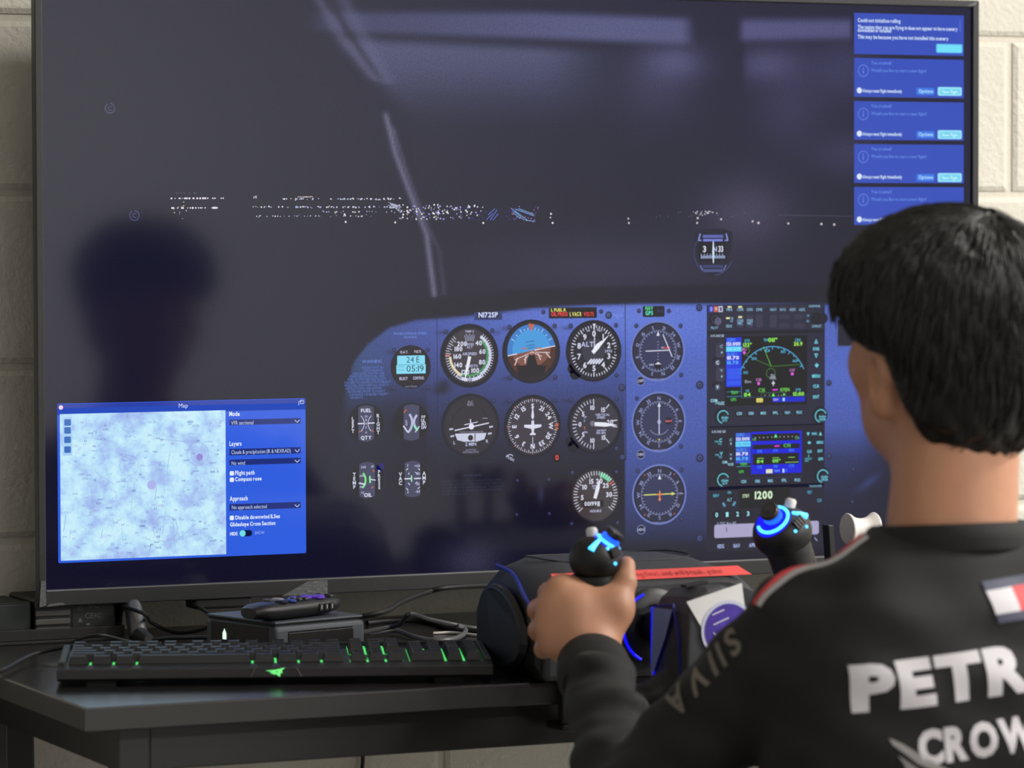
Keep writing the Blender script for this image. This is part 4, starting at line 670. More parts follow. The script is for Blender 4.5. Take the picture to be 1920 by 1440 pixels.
for k in range(22):
    x_, y_ = R.uniform(120, 400), R.uniform(790, 1020); a_ = R.choice([0.1, 1.5, 1.3, 0.6, 2.4, 1.7]); l_ = R.uniform(15, 70); q_ = (min(max(x_+l_*math.cos(a_), 114), 420), min(max(y_+l_*math.sin(a_), 780), 1034)); d.line([(x_, y_), q_], R.choice([0.6, 0.9, 1.3]), R.choice([(150, 190, 226), (160, 196, 240), (150, 170, 220)]), 2.5)
for k in range(5): x_, y_ = R.uniform(150, 390), R.uniform(810, 1000); d.frame(x_, y_, R.uniform(12, 26)).ring(0, 0, 0.96, 1.0, (160, 170, 226), 2.6)
d.frame(374, 857, 14).disc(0, 0, 0.5, (150, 140, 210), 2.6, n=7); d.frame(284, 909, 10).disc(0, 0, 0.9, (174, 180, 236), 2.4, n=9)
d.rect((117, 782), (135, 854), (168, 208, 242), 4)
for y_ in (786, 801, 818.5, 837): d.rrect((120, y_), (132.5, y_+12), 2, (64, 112, 190), 5)
LB = (226, 236, 252)
for t, a, b, y_, h_ in (('Mode', 429.5, 449, 780, 8), ('Layers', 430, 452.5, 836, 8), ('Approach', 430.5, 464, 939, 8), ('Flight path', 440.5, 477, 890.5, 7.5), ('Compass rose', 440.5, 490, 902, 7), ('Disable downwind ILSes', 441, 524.5, 974, 7), ('Glideslope Cross Section', 431, 516, 987, 7), ('HIDE', 431, 445, 1004, 6)): d.text(t, a, b, y_, h_, LB, 3, 'b')
d.text('SHOW', 477.5, 495.5, 1002, 6, (150, 176, 240), 3)
for y0_, y1_ in ((787, 800), (842, 856), (862, 874.5), (945.5, 958.5)):
    d.rect((430, y0_), (563.5, y1_-6), (30, 46, 120), 2); yy = (y0_+y1_)/2-3.5; d.line([(552.5, yy-2.5), (557, yy+2), (561.5, yy-3)], 1.2, (200, 214, 246), 3)
for t, a, b, y_ in (('VFR sectional', 433, 475, 796.5), ('Clouds & precipitation (IR & NEXRAD)', 433.5, 545, 851.5), ('No wind', 434, 459, 872), ('No approach selected', 434.5, 500, 955)): d.text(t, a, b, y_, 7, (190, 206, 240), 3)
for y_ in (883.5, 895.5, 967): d.rrect((430.5, y_), (438.5, y_+8), 2, LB, 3)
d.rrect((449, 994.5), (472.5, 1005), 5, (14, 22, 70), 3); d.frame(454.5, 1000, 6).disc(0, 0, 1, (110, 222, 232), 4); d.done()

# ---- notices at the upper right
d = Draw('notice_panels', 'stack of blue message panels'); NB = (50, 76, 184)
for k, (y0_, y1_) in enumerate(((24, 107), (108, 187), (189, 268), (270, 349), (351, 433))): d.rrect((1602, y0_), (1807, y1_-0.5+(-0.6)), 2, NB, 1) if 0 else None
tops = (24, 108.5, 189.5, 270, 350.5); bots = (106.5, 187, 267.5, 348.5, 427)
for k in range(5):
    (xa, za), (xb, _) = sp(1601.5, tops[k]), sp(1807, tops[k]); zb_ = sp(1601.5, bots[k]-5.5)[1]; d.poly([(xa, za), (xb, za), (xb, zb_), (xa, zb_)], NB, 1, 1.0, False)
for t, a, b, y_ in (('Could not initialize rolling', 1608, 1688, 41), ('The region that you are flying in does not appear to have scenery', 1608, 1795, 53.5), ('downloaded or installed!', 1608, 1671, 59.5), ('This may be because you have not installed this scenery', 1608, 1778, 72)): d.text(t, a, b, y_, 6.5, (206, 224, 252), 3, 'b')
d.rrect((1755, 82), (1804.5, 100), 3, (96, 190, 240), 2); d.rrect((1757, 84), (1802, 98.5), 3, (112, 222, 248), 3); d.line([(1799.5, 38), (1800, 60)], 1.4, (96, 124, 220), 3)
for k in range(1, 5):
    y_ = tops[k]; d.frame(1618.5, y_+24, 12).ring(0, 0, 0.82, 0.96, (96, 124, 220), 2); d.utext('!', 0, 0, 0.9, (96, 124, 220), 2, 180)
    d.text('You crashed!', 1633, 1671, y_+12, 6, (110, 150, 236), 3); d.text('Would you like to start a new flight?', 1633, 1737, y_+26, 6, (110, 150, 236), 3)
    d.frame(1611, y_+61, 5.5).disc(0, 0, 1, (214, 230, 252), 3); d.text('Always reset flight immediately', 1617, 1691, y_+64.5, 6, (206, 224, 250), 3, 'b')
    if k < 4: d.rrect((1718, y_+56), (1752, y_+70), 3, (58, 116, 226), 2); d.text('Options', 1722, 1749, y_+65.5, 6.5, (170, 220, 250), 3, 'b'); d.rrect((1758, y_+54.5), (1803, y_+71.5), 3, (150, 224, 250), 2); d.rrect((1763, y_+58.5), (1799, y_+68.5), 2, (96, 204, 236), 3); d.text('New Flight', 1766, 1796, y_+66, 5.5, (206, 246, 254), 4, 'b')
d.done()

# ================================================================== desk
DZ, DX0, DX1, DY0, DY1 = 0.765, -0.746, 1.05, -0.565, 0.115
desk = thing('desk', 'black desk with a steel frame carrying the television and keyboard', 'desk', (0.15, -0.22, 0))
MB().box(DX0, DX1, DY0, DY1, DZ-0.024, DZ).build('tabletop', desk, M_DESK, bevel=0.0015)
e = MB(); e.box(DX0-0.0008, DX1, DY0-0.0008, DY0, DZ-0.0225, DZ-0.0015); e.box(DX0-0.0008, DX0, DY0, DY1, DZ-0.0225, DZ-0.0015); e.build('edge_band', desk, M_EDGE)
LW = 0.034; fx0, fx1, fy0, fy1 = DX0+0.045, DX1-0.045, DY0+0.035, -0.008
for x in (fx0, fx1-LW):
    for y in (fy0, fy1-LW):
        MB().box(x, x+LW, y, y+LW, 0.0, DZ-0.024).build('leg', desk, M_STEEL, bevel=0.002)
for b in ((fx0+LW, fx1-LW, fy0+0.002, fy0+0.03), (fx0+LW, fx1-LW, fy1-0.03, fy1-0.002)): MB().box(*b, DZ-0.024-0.047, DZ-0.024).build('rail', desk, M_STEEL, bevel=0.0015)
for x in (fx0+0.002, fx1-LW+0.004): MB().box(x, x+0.028, fy0+LW, fy1-LW, DZ-0.024-0.047, DZ-0.024).build('rail', desk, M_STEEL, bevel=0.0015)

# dark cabinet below, against the wall
cab = thing('storage_cabinet', 'dark cabinet under the left end of the desk, by the wall', 'cabinet', (-0.80, 0.07, 0))
MB().box(-0.99, -0.617, 0.018, 0.125, 0.0, 0.735).build('body', cab, mat('cabinet_black', (22, 22, 27), 0.5), bevel=0.003)
cdoor = MB().box(-0.985, -0.622, 0.004, 0.017, 0.02, 0.725).build('door', cab, mat('cabinet_black', (22, 22, 27), 0.5), bevel=0.002)
MB().box(-0.657, -0.647, -0.006, 0.004, 0.40, 0.50).build('handle', cdoor, M_CHROME, bevel=0.002)

# equipment behind the lower left corner of the television
t = thing('equipment_tray', 'flat black tray on the desk behind the lower left television corner', 'tray', (-0.60, 0.06, DZ))
b = MB(); b.box(-0.735, -0.515, 0.0, 0.118, DZ, DZ+0.004)
for q in ((-0.735, -0.515, 0.0, 0.004), (-0.735, -0.515, 0.114, 0.118), (-0.735, -0.731, 0.004, 0.114), (-0.519, -0.515, 0.004, 0.114)): b.box(*q, DZ+0.004, DZ+0.017)
b.build('tray_body', t, M_BLK2, bevel=0.001)
t = thing('green_box', 'dark green box at the far left of the equipment tray', 'box', (-0.67, 0.06, DZ+0.004))
MB().box(-0.727, -0.622, 0.012, 0.11, DZ+0.004, DZ+0.046).build('carton', t, mat('dark_green', (20, 31, 28), 0.5), bevel=0.002)
MB().box(-0.725, -0.624, 0.0115, 0.0305, DZ+0.0455, DZ+0.047).build('flap', t, mat('dark_green', (20, 31, 28), 0.5))
t = thing('power_unit', 'black power unit with grey vents and printed safety marks, behind the television corner', 'power unit', (-0.57, 0.06, DZ+0.004))
MB().box(-0.619, -0.523, 0.008, 0.11, DZ+0.004, DZ+0.050).build('case', t, M_BLK, bevel=0.003)
for k in range(4): MB().box(-0.619, -0.578, 0.0055, 0.009, DZ+0.011+k*0.0098, DZ+0.0175+k*0.0098).build('vent_slat', t, mat('vent_grey', (74, 72, 70), 0.5), bevel=0.001)
lab = MB().box(-0.575, -0.526, 0.0072, 0.0082, DZ+0.010, DZ+0.047).build('label', t, mat('label_black', (20, 24, 24), 0.5))
q = MB(); MW = mat('label_print', (80, 86, 84), 0.5)
def flat(v, f, o, h, yy): q.add([(o[0]+p[0]*h, yy, o[1]+p[1]*h) for p in v], f)
for s, x, z, h in (('CE', -0.560, DZ+0.026, 0.006), ('FC', -0.549, DZ+0.026, 0.005)): v, f_, _ = layout(s); flat(v, f_, (x, z), h, 0.0068)
for x, z in ((-0.566, DZ+0.038), (-0.553, DZ+0.040), (-0.546, DZ+0.040)):
    n = 16; P = [(x+r*math.cos(2*PI*k/n), 0.0068, z+r*math.sin(2*PI*k/n)) for r in (0.0018, 0.0026) for k in range(n)]; q.add(P, [(k, (k+1) % n, n+(k+1) % n, n+k) for k in range(n)])
q.box(-0.570, -0.5535, 0.0066, 0.007, DZ+0.0125, DZ+0.0152); q.box(-0.559, -0.5545, 0.0066, 0.007, DZ+0.018, DZ+0.0205); q.add([(-0.569, 0.0068, DZ+0.022), (-0.563, 0.0068, DZ+0.022), (-0.566, 0.0068, DZ+0.028)], [(0, 1, 2)])
q.build('label_print', lab, MW, fix=False)

# ================================================================== keyboard
KB = thing('keyboard', 'black full-size keyboard with green backlight at the desk front', 'keyboard', (-0.722, -0.397, DZ), rot=(math.radians(1.4), 0, math.radians(-20)))
KW, KD = 0.448, 0.153; U = 0.01905; M_KEY = mat('key_black', (15, 15, 16), 0.42, bump=(1500, 0.1)); M_CASE = mat('keyboard_case', (30, 30, 31), 0.5, bump=(1500, 0.1))
def kbm(mb, name, m, parent=KB, **k):
    me = mb.mesh(name, [m]); bm = bmesh.new(); bm.from_mesh(me); bmesh.ops.recalc_face_normals(bm, faces=bm.faces); bm.to_mesh(me); bm.free(); return link(name, me, parent, **k)
prof = [(0.010, 0.005), (0.0, 0.008), (0.001, 0.0185), (0.020, 0.0205), (0.023, 0.0188), (0.149, 0.0188), (0.152, 0.0210), (0.153, 0.011), (0.145, 0.004)]
kbm(MB().prism([(0, y, z) for y, z in prof], (KW, 0, 0)), 'case', M_CASE, bevel=0.0012)
kbm(MB().box(0.001, 0.0085, 0.018, 0.151, 0.010, 0.0240).box(KW-0.0085, KW-0.001, 0.018, 0.151, 0.010, 0.0240).box(0.0085, KW-0.0085, 0.1505, 0.153, 0.010, 0.0240), 'rim', M_CASE, bevel=0.0015)
_p = MB()
for _x0, _x1, _y0, _y1 in ((0.06, 14.94, 0.02, 6.3), (15.3, 18.2, 0.02, 0.98), (16.3, 17.2, 1.0, 1.95), (15.3, 18.2, 3.05, 6.3), (18.55, 22.45, 0.02, 4.95)): _p.box(0.0097+_x0*U, 0.0097+_x1*U, 0.0275+_y0*U, 0.0248+_y1*U, 0.0189, 0.0196)
kbm(_p, 'backlight_plate', mat('green_backlight', (10, 20, 10), 0.5, emit=(80, 226, 110), estr=1.0))
for x in (0.03, KW-0.06): kbm(MB().box(x, x+0.03, 0.135, 0.145, -0.0033, 0.006), 'foot', M_RUB); kbm(MB().box(x, x+0.03, 0.012, 0.02, -0.0005, 0.008), 'foot', M_RUB)
lg = MB(); c = np.array([KW*0.5, 0.0, 0.0135])     # lit emblem of three twisted arms on the front lip
for pts in ([(-0.011, 0.002), (0.0005, 0.003), (0.002, 0.0012), (-0.004, 0.0004)], [(0.0, 0.003), (0.0095, 0.005), (0.006, 0.0018), (0.007, -0.0008), (0.002, 0.0)], [(-0.003, 0.0006), (0.005, -0.0002), (0.004, -0.0048), (0.001, -0.0028)], [(-0.007, 0.0), (0.0, 0.001), (-0.001, -0.0026)]):
    lg.add([(c[0]+p[0], -0.0006, c[2]+p[1]) for p in pts], [tuple(range(len(pts)))])
kbm(lg, 'emblem', mat('emblem_green', (20, 60, 24), 0.4, emit=(120, 240, 130), estr=1.0))
kbm(MB().tube([(KW*0.5-0.026, -0.0003, 0.009), (KW*0.5-0.021, 0.0, 0.018)], 0.0005, 6), 'seam', mat('seam_grey', (86, 86, 86), 0.5)); kbm(MB().tube([(KW*0.5+0.026, -0.0003, 0.009), (KW*0.5+0.021, 0.0, 0.018)], 0.0005, 6), 'seam', mat('seam_grey', (86, 86, 86), 0.5))
KEYM = {}
def key_mesh(wu):
    if wu in KEYM: return KEYM[wu]
    w_, h_ = wu*U-0.0024, U-0.0022; b = MB(); x, y = w_/2, h_/2; tx, ty = x-0.0026, y-0.0028
    R_ = lambda X, Y, z, dz=0, oy=0: [(-X, -Y+oy, z-dz), (X, -Y+oy, z-dz), (X, Y+oy, z+dz), (-X, Y+oy, z+dz)]
    b.loft([R_(x, y, 0.0), R_(x-0.0002, y-0.0002, 0.0016), R_(tx, ty, 0.0094, 0.0004, 0.0006)], False)
    k = len(b.v); b.add(R_(tx-0.0014, ty-0.0012, 0.0088, 0.0004, 0.0006), []); b.f += [(k-4+i, k-4+(i+1) % 4, k+(i+1) % 4, k+i) for i in range(4)]+[(k, k+1, k+2, k+3)]; b.mi += [0]*5
    me = b.mesh('key', [M_KEY]); bm = bmesh.new(); bm.from_mesh(me); bmesh.ops.recalc_face_normals(bm, faces=bm.faces); bm.to_mesh(me); bm.free(); KEYM[wu] = me; return me
def key(ux, uy, wu=1.0):
    o = bpy.data.objects.new('key', key_mesh(wu)); COL.objects.link(o); o.parent = KB
    o.location = (0.0097+(ux+wu/2)*U, 0.0250+(uy+0.5)*U, 0.0194); o.rotation_euler = (math.radians((uy-2.3)*-1.2), 0, 0); return o
def row(uy, spec):
    x = 0.0
    for s in spec:
        if s < 0: x -= s
        else: key(x, uy, s); x += s
row(0, [1.25]*3+[6.25]+[1.25]*4+[-0.25, 1, 1, 1, -0.25, 2, 1])
row(1, [2.25]+[1]*10+[2.75]+[-1.25, 1, -1.25, 1, 1, 1])
row(2, [1.75]+[1]*11+[2.25]+[-3.5, 1, 1, 1])
row(3, [1.5]+[1]*12+[1.5]+[-0.25, 1, 1, 1, -0.25, 1, 1, 1])
row(4, [1]*13+[2]+[-0.25, 1, 1, 1, -0.25, 1, 1, 1, 1])
row(5.3, [1, -1, 1, 1, 1, 1, -0.5, 1, 1, 1, 1, -0.5, 1, 1, 1, 1, -0.25, 1, 1, 1, -0.25])
for y_ in (0, 2): key(21.5, y_, 1.0); key(21.5, y_+1 if y_ == 0 else 3, 1.0)

# ================================================================== mini computer with the remote control on it
MF, ML, MR = (on_z(515, 1167, 0.81), on_z(413, 1146, 0.81), on_z(686, 1152, 0.81))
ux = (MR-MF); lx = np.linalg.norm(ux); ux /= lx; uy = np.array([-ux[1], ux[0], 0.0]); ly = 0.128
PCR = thing('mini_computer', 'small grey square computer box behind the keyboard, lit power button', 'computer', (*(MF+ux*lx/2+uy*ly/2)[:2], DZ))
def pcp(a, b_, z): p = MF+ux*a+uy*b_; return np.array([p[0], p[1], DZ+z])
def pcbox(mb, a0, a1, b0, b1, z0, z1): return mb.obox(pcp((a0+a1)/2, (b0+b1)/2, (z0+z1)/2), ux, uy, (0, 0, 1), (a1-a0)/2, (b1-b0)/2, (z1-z0)/2)
M_PC = mat('computer_grey', (72, 76, 84), 0.5, bump=(2200, 0.2)); M_PCD = mat('computer_dark', (26, 27, 29), 0.5)
pcbox(MB(), 0, lx, 0, ly, 0.003, 0.0405).build('case', PCR, M_PC, bevel=0.006, seg=4)
pcbox(MB(), 0.001, lx-0.001, 0.001, ly-0.001, 0.0418, 0.045).build('lid', PCR, M_PC, bevel=0.0025, seg=3)
pcbox(MB(), 0.003, lx-0.003, 0.003, ly-0.003, 0.040, 0.042).build('seam_gap', PCR, M_RUB)
g = pcbox(MB(), 0.018, lx-0.018, -0.0008, 0.001, 0.006, 0.032).build('vent_panel', PCR, mat('vent_black', (14, 14, 15), 0.45), bevel=0.0005)
sl = MB()
for k in range(34): a = 0.020+k*(lx-0.04)/33; pcbox(sl, a-0.0007, a+0.0007, -0.0016, 0.0, 0.0325, 0.0337)
sl.build('vent_holes', g, M_RUB)
pcbox(MB(), -0.0006, 0.0006, 0.012, ly-0.012, 0.006, 0.038).build('side_panel', PCR, M_PCD)
p0 = pcp(-0.0012, ly-0.038, 0.025)
pl = MB(); pl.add([p0+np.array(uy)*a+np.array([0, 0, 1])*b_ for a, b_ in ((-0.0035, -0.0055), (0.0035, -0.0055), (0.0035, 0.001), (0, 0.0065), (-0.0035, 0.001))], [(0, 1, 2, 3, 4)])
pl.build('power_button', PCR, mat('power_light', (200, 220, 200), 0.4, emit=(206, 240, 214), estr=1.2), fix=False)
v, f_, wd = layout('smOII', 'r'); tx = MB(); tx.add([pcp(0.0125-p[1]*0.0045, -0.0011, 0.008+p[0]*0.0048) for p in v], f_); tx.build('lettering', PCR, mat('print_grey', (176, 178, 182), 0.5), fix=False)
for a in (0.012, lx-0.012):
    for b_ in (0.012, ly-0.012): MB().lathe([(0.006, 0), (0.006, 0.0035)], pcp(a, b_, 0), n=12).build('foot', PCR, M_RUB)

rc = on_z(546, 1139, 0.8212); ra = np.array([0.896, 0.446, 0.0]); ra /= np.linalg.norm(ra); rb = np.array([-ra[1], ra[0], 0]); rz = np.array([0, 0, 1.0])
RC = thing('remote_control', 'black remote control with purple buttons lying on the mini computer', 'remote control', (rc[0], rc[1], 0.8102))
def rp_(a, b_, z): return np.array([rc[0], rc[1], 0.8102])+ra*a+rb*b_+rz*z
body = MB(); rings = []
for s in np.linspace(-1, 1, 21):
    a = s*0.068; e_ = (1-abs(s)**9)**0.5*0.99+0.01 if abs(s) < 1 else 0.35; hw = 0.0205*max(e_, 0.55); lift = 0.0065*max(0, s)**1.4*0; ring = []
    bz = 0.0+0.004*abs(s)**3; tz = 0.0195-0.004*abs(s)**8
    for k in range(20):
        t_ = 2*PI*k/20; cx_, sx_ = math.cos(t_), math.sin(t_); bb_ = np.sign(cx_)*abs(cx_)**0.55*hw; zz_ = (bz+tz)/2+np.sign(sx_)*abs(sx_)**0.7*(tz-bz)/2*(1.0)
        if sx_ < 0: bb_ *= (1-0.25*abs(sx_))
        ring.append(rp_(a, bb_, zz_))
    rings.append(ring)
body.loft(rings).build('body', RC, mat('remote_black', (30, 30, 33), 0.42, bump=(2500, 0.15)), smooth=True)
def rbtn(a, b_, hx, hy, m, z=0.0193, name='button'):
    mb = MB(); mb.loft([[rp_(a+sx*hx*k, b_+sy*hy*k, z+h) for sx, sy in ((-1, -1), (-.5, -1.25), (.5, -1.25), (1, -1), (1.2, -.4), (1.2, .4), (1, 1), (.5, 1.25), (-.5, 1.25), (-1, 1), (-1.2, .4), (-1.2, -.4))] for k, h in ((1, 0), (1, 0.0012), (0.8, 0.0022))]).build(name, RC, m, smooth=True)
PURP = mat('remote_purple', (108, 66, 205), 0.4); RB = mat('remote_button', (22, 22, 24), 0.5)
for a, b_ in ((0.034, 0.0), (0.0445, 0.0), (0.0235, 0.0), (0.034, 0.0095), (0.034, -0.0095)): rbtn(a, b_, 0.005, 0.0045, PURP, name='direction_button')
rbtn(0.013, 0.0085, 0.0035, 0.0032, PURP)
for a, b_ in ((0.013, -0.0085), (0.013, 0), (0.003, -0.0085), (0.003, 0.0085), (0.003, 0), (0.0545, -0.008), (0.0545, 0.008), (0.060, 0)): rbtn(a, b_, 0.0032, 0.003, RB)
for a, b_, m_ in ((-0.012, 0.009, mat('btn_white', (150, 148, 150), 0.5)), (-0.012, -0.009, mat('btn_blue', (50, 78, 160), 0.5)), (-0.026, 0.009, mat('btn_grey', (70, 70, 76), 0.5)), (-0.026, -0.009, mat('btn_dark', (40, 40, 60), 0.5))): rbtn(a, b_, 0.0045, 0.006, m_)
for k in range(3):
    sb = MB(); sb.obox(rp_(0.026+k*0.0085, -0.0207, 0.0105), ra, rb, rz, 0.0032, 0.0008, 0.0042).build('side_button', RC, M_RUB, bevel=0.0007); MB().obox(rp_(0.026+k*0.0085, -0.0216, 0.0108), ra, rb, rz, 0.0005, 0.0002, 0.0022).build('side_mark', RC, mat('mark_white', (200, 200, 200), 0.5))
MB().obox(rp_(0.0675, -0.004, 0.012), ra, rb, rz, 0.002, 0.006, 0.004).build('lens', RC, M_RUB, bevel=0.001)

# ================================================================== cables
def cable(name, label, pts, r, m=None, n=8, group=None):
    o = MB().tube(smoothpts(pts, 8), r, n).build(name, None, m or M_RUB, smooth=True); return tag(o, label, 'cable', group)
dz = DZ+0.003
G1 = mat('cable_grey', (92, 92, 94), 0.45)
def dpt(px, py, z): p = on_z(px, py, z); return (p[0], p[1], p[2])
cable('cable', 'black cable running from the keyboard left end over the desk edge', [dpt(300, 1207, DZ+0.020), dpt(215, 1206, DZ+0.022), dpt(130, 1212, DZ+0.018), dpt(60, 1228, DZ+0.009), dpt(5, 1256, DZ+0.006), (-0.752, -0.262, DZ+0.003), (-0.7535, -0.262, DZ-0.02), (-0.754, -0.26, DZ-0.30)], 0.0026)
cable('cable', 'thin black cable arching behind the keyboard towards the television leg', [dpt(120, 1213, DZ+0.004), dpt(150, 1198, DZ+0.018), dpt(190, 1191, DZ+0.024), dpt(245, 1203, DZ+0.012), dpt(300, 1206, DZ+0.004)], 0.0017)
cable('cable', 'black lead drooping from the television bottom left of the mini computer', [(-0.43, 0.03, ZB-0.02), dpt(405, 1158, DZ+0.03), dpt(416, 1160, DZ+0.027), dpt(380, 1180, DZ+0.012), dpt(330, 1186, DZ+0.005), dpt(285, 1168, DZ+0.015), dpt(268, 1150, DZ+0.035), (-0.52, 0.05, ZB-0.02)], 0.0022)
cable('cable', 'power cord with strain relief plugged into the mini computer left side', [dpt(280, 1200, DZ+0.005), dpt(330, 1196, DZ+0.008), dpt(400, 1197, DZ+0.009), pcp(-0.022, 0.078, 0.012), pcp(-0.004, 0.078, 0.012)], [0.0024]*24+[0.0042]*8+[0.005])
cable('cable', 'straight black lead rising from the mini computer to the television bottom edge', [pcp(lx*0.8, ly+0.002, 0.025), dpt(700, 1152, DZ+0.045), dpt(755, 1128, DZ+0.047), dpt(800, 1111, DZ+0.046), dpt(850, 1101, DZ+0.05), (0.02, 0.03, ZB-0.02)], 0.0030)
cable('usb_cable', 'grey looping cable with a silver plug in the mini computer right side', [pcp(lx+0.004, 0.05, 0.018), pcp(lx+0.022, 0.05, 0.018), dpt(722, 1178, DZ+0.012), dpt(750, 1170, DZ+0.018), dpt(768, 1151, DZ+0.033), dpt(800, 1160, DZ+0.022), dpt(845, 1170, DZ+0.012), dpt(890, 1178, DZ+0.006), dpt(930, 1180, dz)], 0.0028, mat('cable_dark', (56, 56, 58), 0.45))
pg = MB(); pg.obox(pcp(lx+0.009, 0.05, 0.018), ux, uy, (0, 0, 1), 0.010, 0.006, 0.003); tag(pg.build('usb_plug', None, M_CHROME, bevel=0.0008), 'silver plug sticking out of the mini computer right side', 'plug')
cable('cable', 'light grey cable bowed behind the number pad', [dpt(690, 1186, DZ+0.005), dpt(742, 1182, DZ+0.006), dpt(770, 1192, DZ+0.004), dpt(805, 1200, DZ+0.004), dpt(845, 1199, DZ+0.004), dpt(868, 1190, DZ+0.004), dpt(872, 1180, DZ+0.006), dpt(858, 1174, DZ+0.010)], 0.0030, G1)
cable('cable', 'black cable lying along the rear of the desk beside the mini computer', [dpt(688, 1168, dz), dpt(740, 1163, dz), dpt(800, 1165, dz), dpt(850, 1180, dz), dpt(905, 1185, dz)], 0.0032)
cable('cable', 'thin white cable on the desk behind the number pad', [dpt(812, 1187, DZ+0.002), dpt(850, 1186, DZ+0.002), dpt(885, 1190, DZ+0.002), dpt(905, 1192, DZ+0.002)], 0.0016, M_WHITE)
cable('cable', 'black cable hanging behind the desk below the front rail', [(-0.20, 0.121, DZ+0.003), (-0.19, 0.123, 0.70), (-0.172, 0.123, 0.60), (-0.185, 0.122, 0.5), (-0.2, 0.11, 0.2), (-0.2, 0.09, 0.004)], 0.0026)

# ================================================================== flight yoke
XC = -0.135                                   # axis of the shaft
YK = thing('flight_yoke', 'black flight yoke console clamped to the desk with blue-lit grips and a red strip', 'flight yoke', (XC, -0.45, DZ))
M_YK = mat('yoke_grey', (52, 53, 57), 0.5, bump=(1600, 0.2)); M_YD = mat('yoke_black', (19, 19, 21), 0.5, bump=(1600, 0.12)); M_BLUE = mat('yoke_blue', (28, 40, 150), 0.4)
M_LED = mat('led_blue', (10, 20, 60), 0.4, emit=(20, 70, 255), estr=3.0); M_LEDB = mat('led_bright', (60, 120, 160), 0.4, emit=(70, 190, 255), estr=2.6); M_LEDD = mat('led_deep', (10, 10, 60), 0.4, emit=(6, 10, 240), estr=1.2)
def hw(y): return np.interp(y, [-0.60, -0.55, -0.46, -0.40, -0.34, -0.30], [0.133, 0.132, 0.122, 0.110, 0.093, 0.066])
def zt(y): return np.interp(y, [-0.592, -0.575, -0.55, -0.50, -0.45, -0.40, -0.35, -0.32, -0.30], [0.860, 0.869, 0.876, 0.8815, 0.882, 0.878, 0.863, 0.842, 0.80])
ys = [-0.300, -0.306, -0.315, -0.33, -0.35, -0.375, -0.40, -0.44, -0.48, -0.53, -0.56, -0.58]; rings = []
for y in ys:
    h, t_ = hw(y), zt(y); c_ = 0.034; ring = [(XC-h+0.012, y, DZ+0.002), (XC-h, y, DZ+0.020), (XC-h, y, t_-c_*1.3), (XC-h+0.006, y, t_-c_*0.75), (XC-h+0.022, y, t_-c_*0.25), (XC-h+0.05, y, t_)]
    ring += [(2*XC-p[0], p[1], p[2]) for p in ring[::-1]]; rings.append(ring)
yb = MB().loft(rings).build('body', YK, M_YD, smooth=35)
# grey lid that overhangs the front, with its rounded inlay
rings = []
for y in (-0.335, -0.35, -0.38, -0.41, -0.45, -0.51, -0.555, -0.58, -0.592):
    h = hw(y)-0.010+(0.004 if y < -0.5 else 0); t_ = zt(y)+0.0025; lo = max(t_-0.012, 0.85) if y > -0.58 else t_-0.008
    ring = [(XC-h-0.002, y, t_-0.026), (XC-h+0.012, y, t_-0.011), (XC-h+0.040, y, t_-0.0004), (XC-h+0.05, y, t_)]; ring += [(2*XC-p[0], p[1], p[2]) for p in ring[::-1]]
    ring += [(XC+h-0.01, y, t_-0.030), (XC-h+0.01, y, t_-0.030)]; rings.append(ring)
lid = MB().loft(rings).build('lid', YK, M_YK, smooth=40)
il = MB(); P = []
for k in range(36):
    t_ = 2*PI*k/36; cx_, sy_ = math.cos(t_), math.sin(t_); x = XC+0.005+np.sign(cx_)*abs(cx_)**0.5*0.085; y = -0.465+np.sign(sy_)*abs(sy_)**0.5*0.055; P.append((x, y, zt(y)+0.0026))
il.tube(P+[P[0]], 0.0008, 6); il.build('inlay_line', lid, M_RUB)
# red adhesive strip with handwriting along the front lip
st = MB(); v_ = []
for k in range(13):
    x = XC-0.112+k*0.0192
    for y in (-0.562, -0.583): v_.append((x+(0.006 if (k in (0, 12) and y > -0.57) else 0)*(1 if k == 0 else -1), y, zt(y)+0.0036))
st.add(v_, [(2*k, 2*k+1, 2*k+3, 2*k+2) for k in range(12)]); rs = st.build('red_strip', lid, mat('red_tape', (232, 84, 82), 0.55))
q = MB(); v, f_, wd = layout('Do not use without asking first, and will break, yoke', 'r', 0.14); kx = 0.185/wd
q.add([(XC-0.098+p[0]*kx, -0.578+p[1]*0.009, zt(-0.578+p[1]*0.009)+0.0040) for p in v], f_); q.build('handwriting', rs, mat('pen_red', (140, 40, 44), 0.6), fix=False)
# round cheek on the left flank, with blue piping in front of it
ck = MB(); P = []; Q = []
for k in range(28):
    t_ = 2*PI*k/28; y = -0.475+0.092*math.cos(t_)*(1-0.12*math.sin(t_)); z = DZ+0.049+0.046*math.sin(t_); xh = XC-hw(y); P.append((xh-0.0015, y, z)); Q.append((xh-0.008, -0.475+(y+0.475)*0.93, DZ+0.049+(z-DZ-0.049)*0.93))
ck.loft([P, Q]).build('side_cheek', YK, M_YD, bevel=0.002)
MB().tube(smoothpts([(XC-hw(-0.44)+0.010, -0.43, 0.8745), (XC-hw(-0.5)+0.006, -0.50, 0.871), (XC-hw(-0.56)-0.001, -0.555, 0.854), (XC-hw(-0.58)-0.001, -0.583, 0.838)], 5), 0.0022, 6).build('blue_piping', YK, M_BLUE)
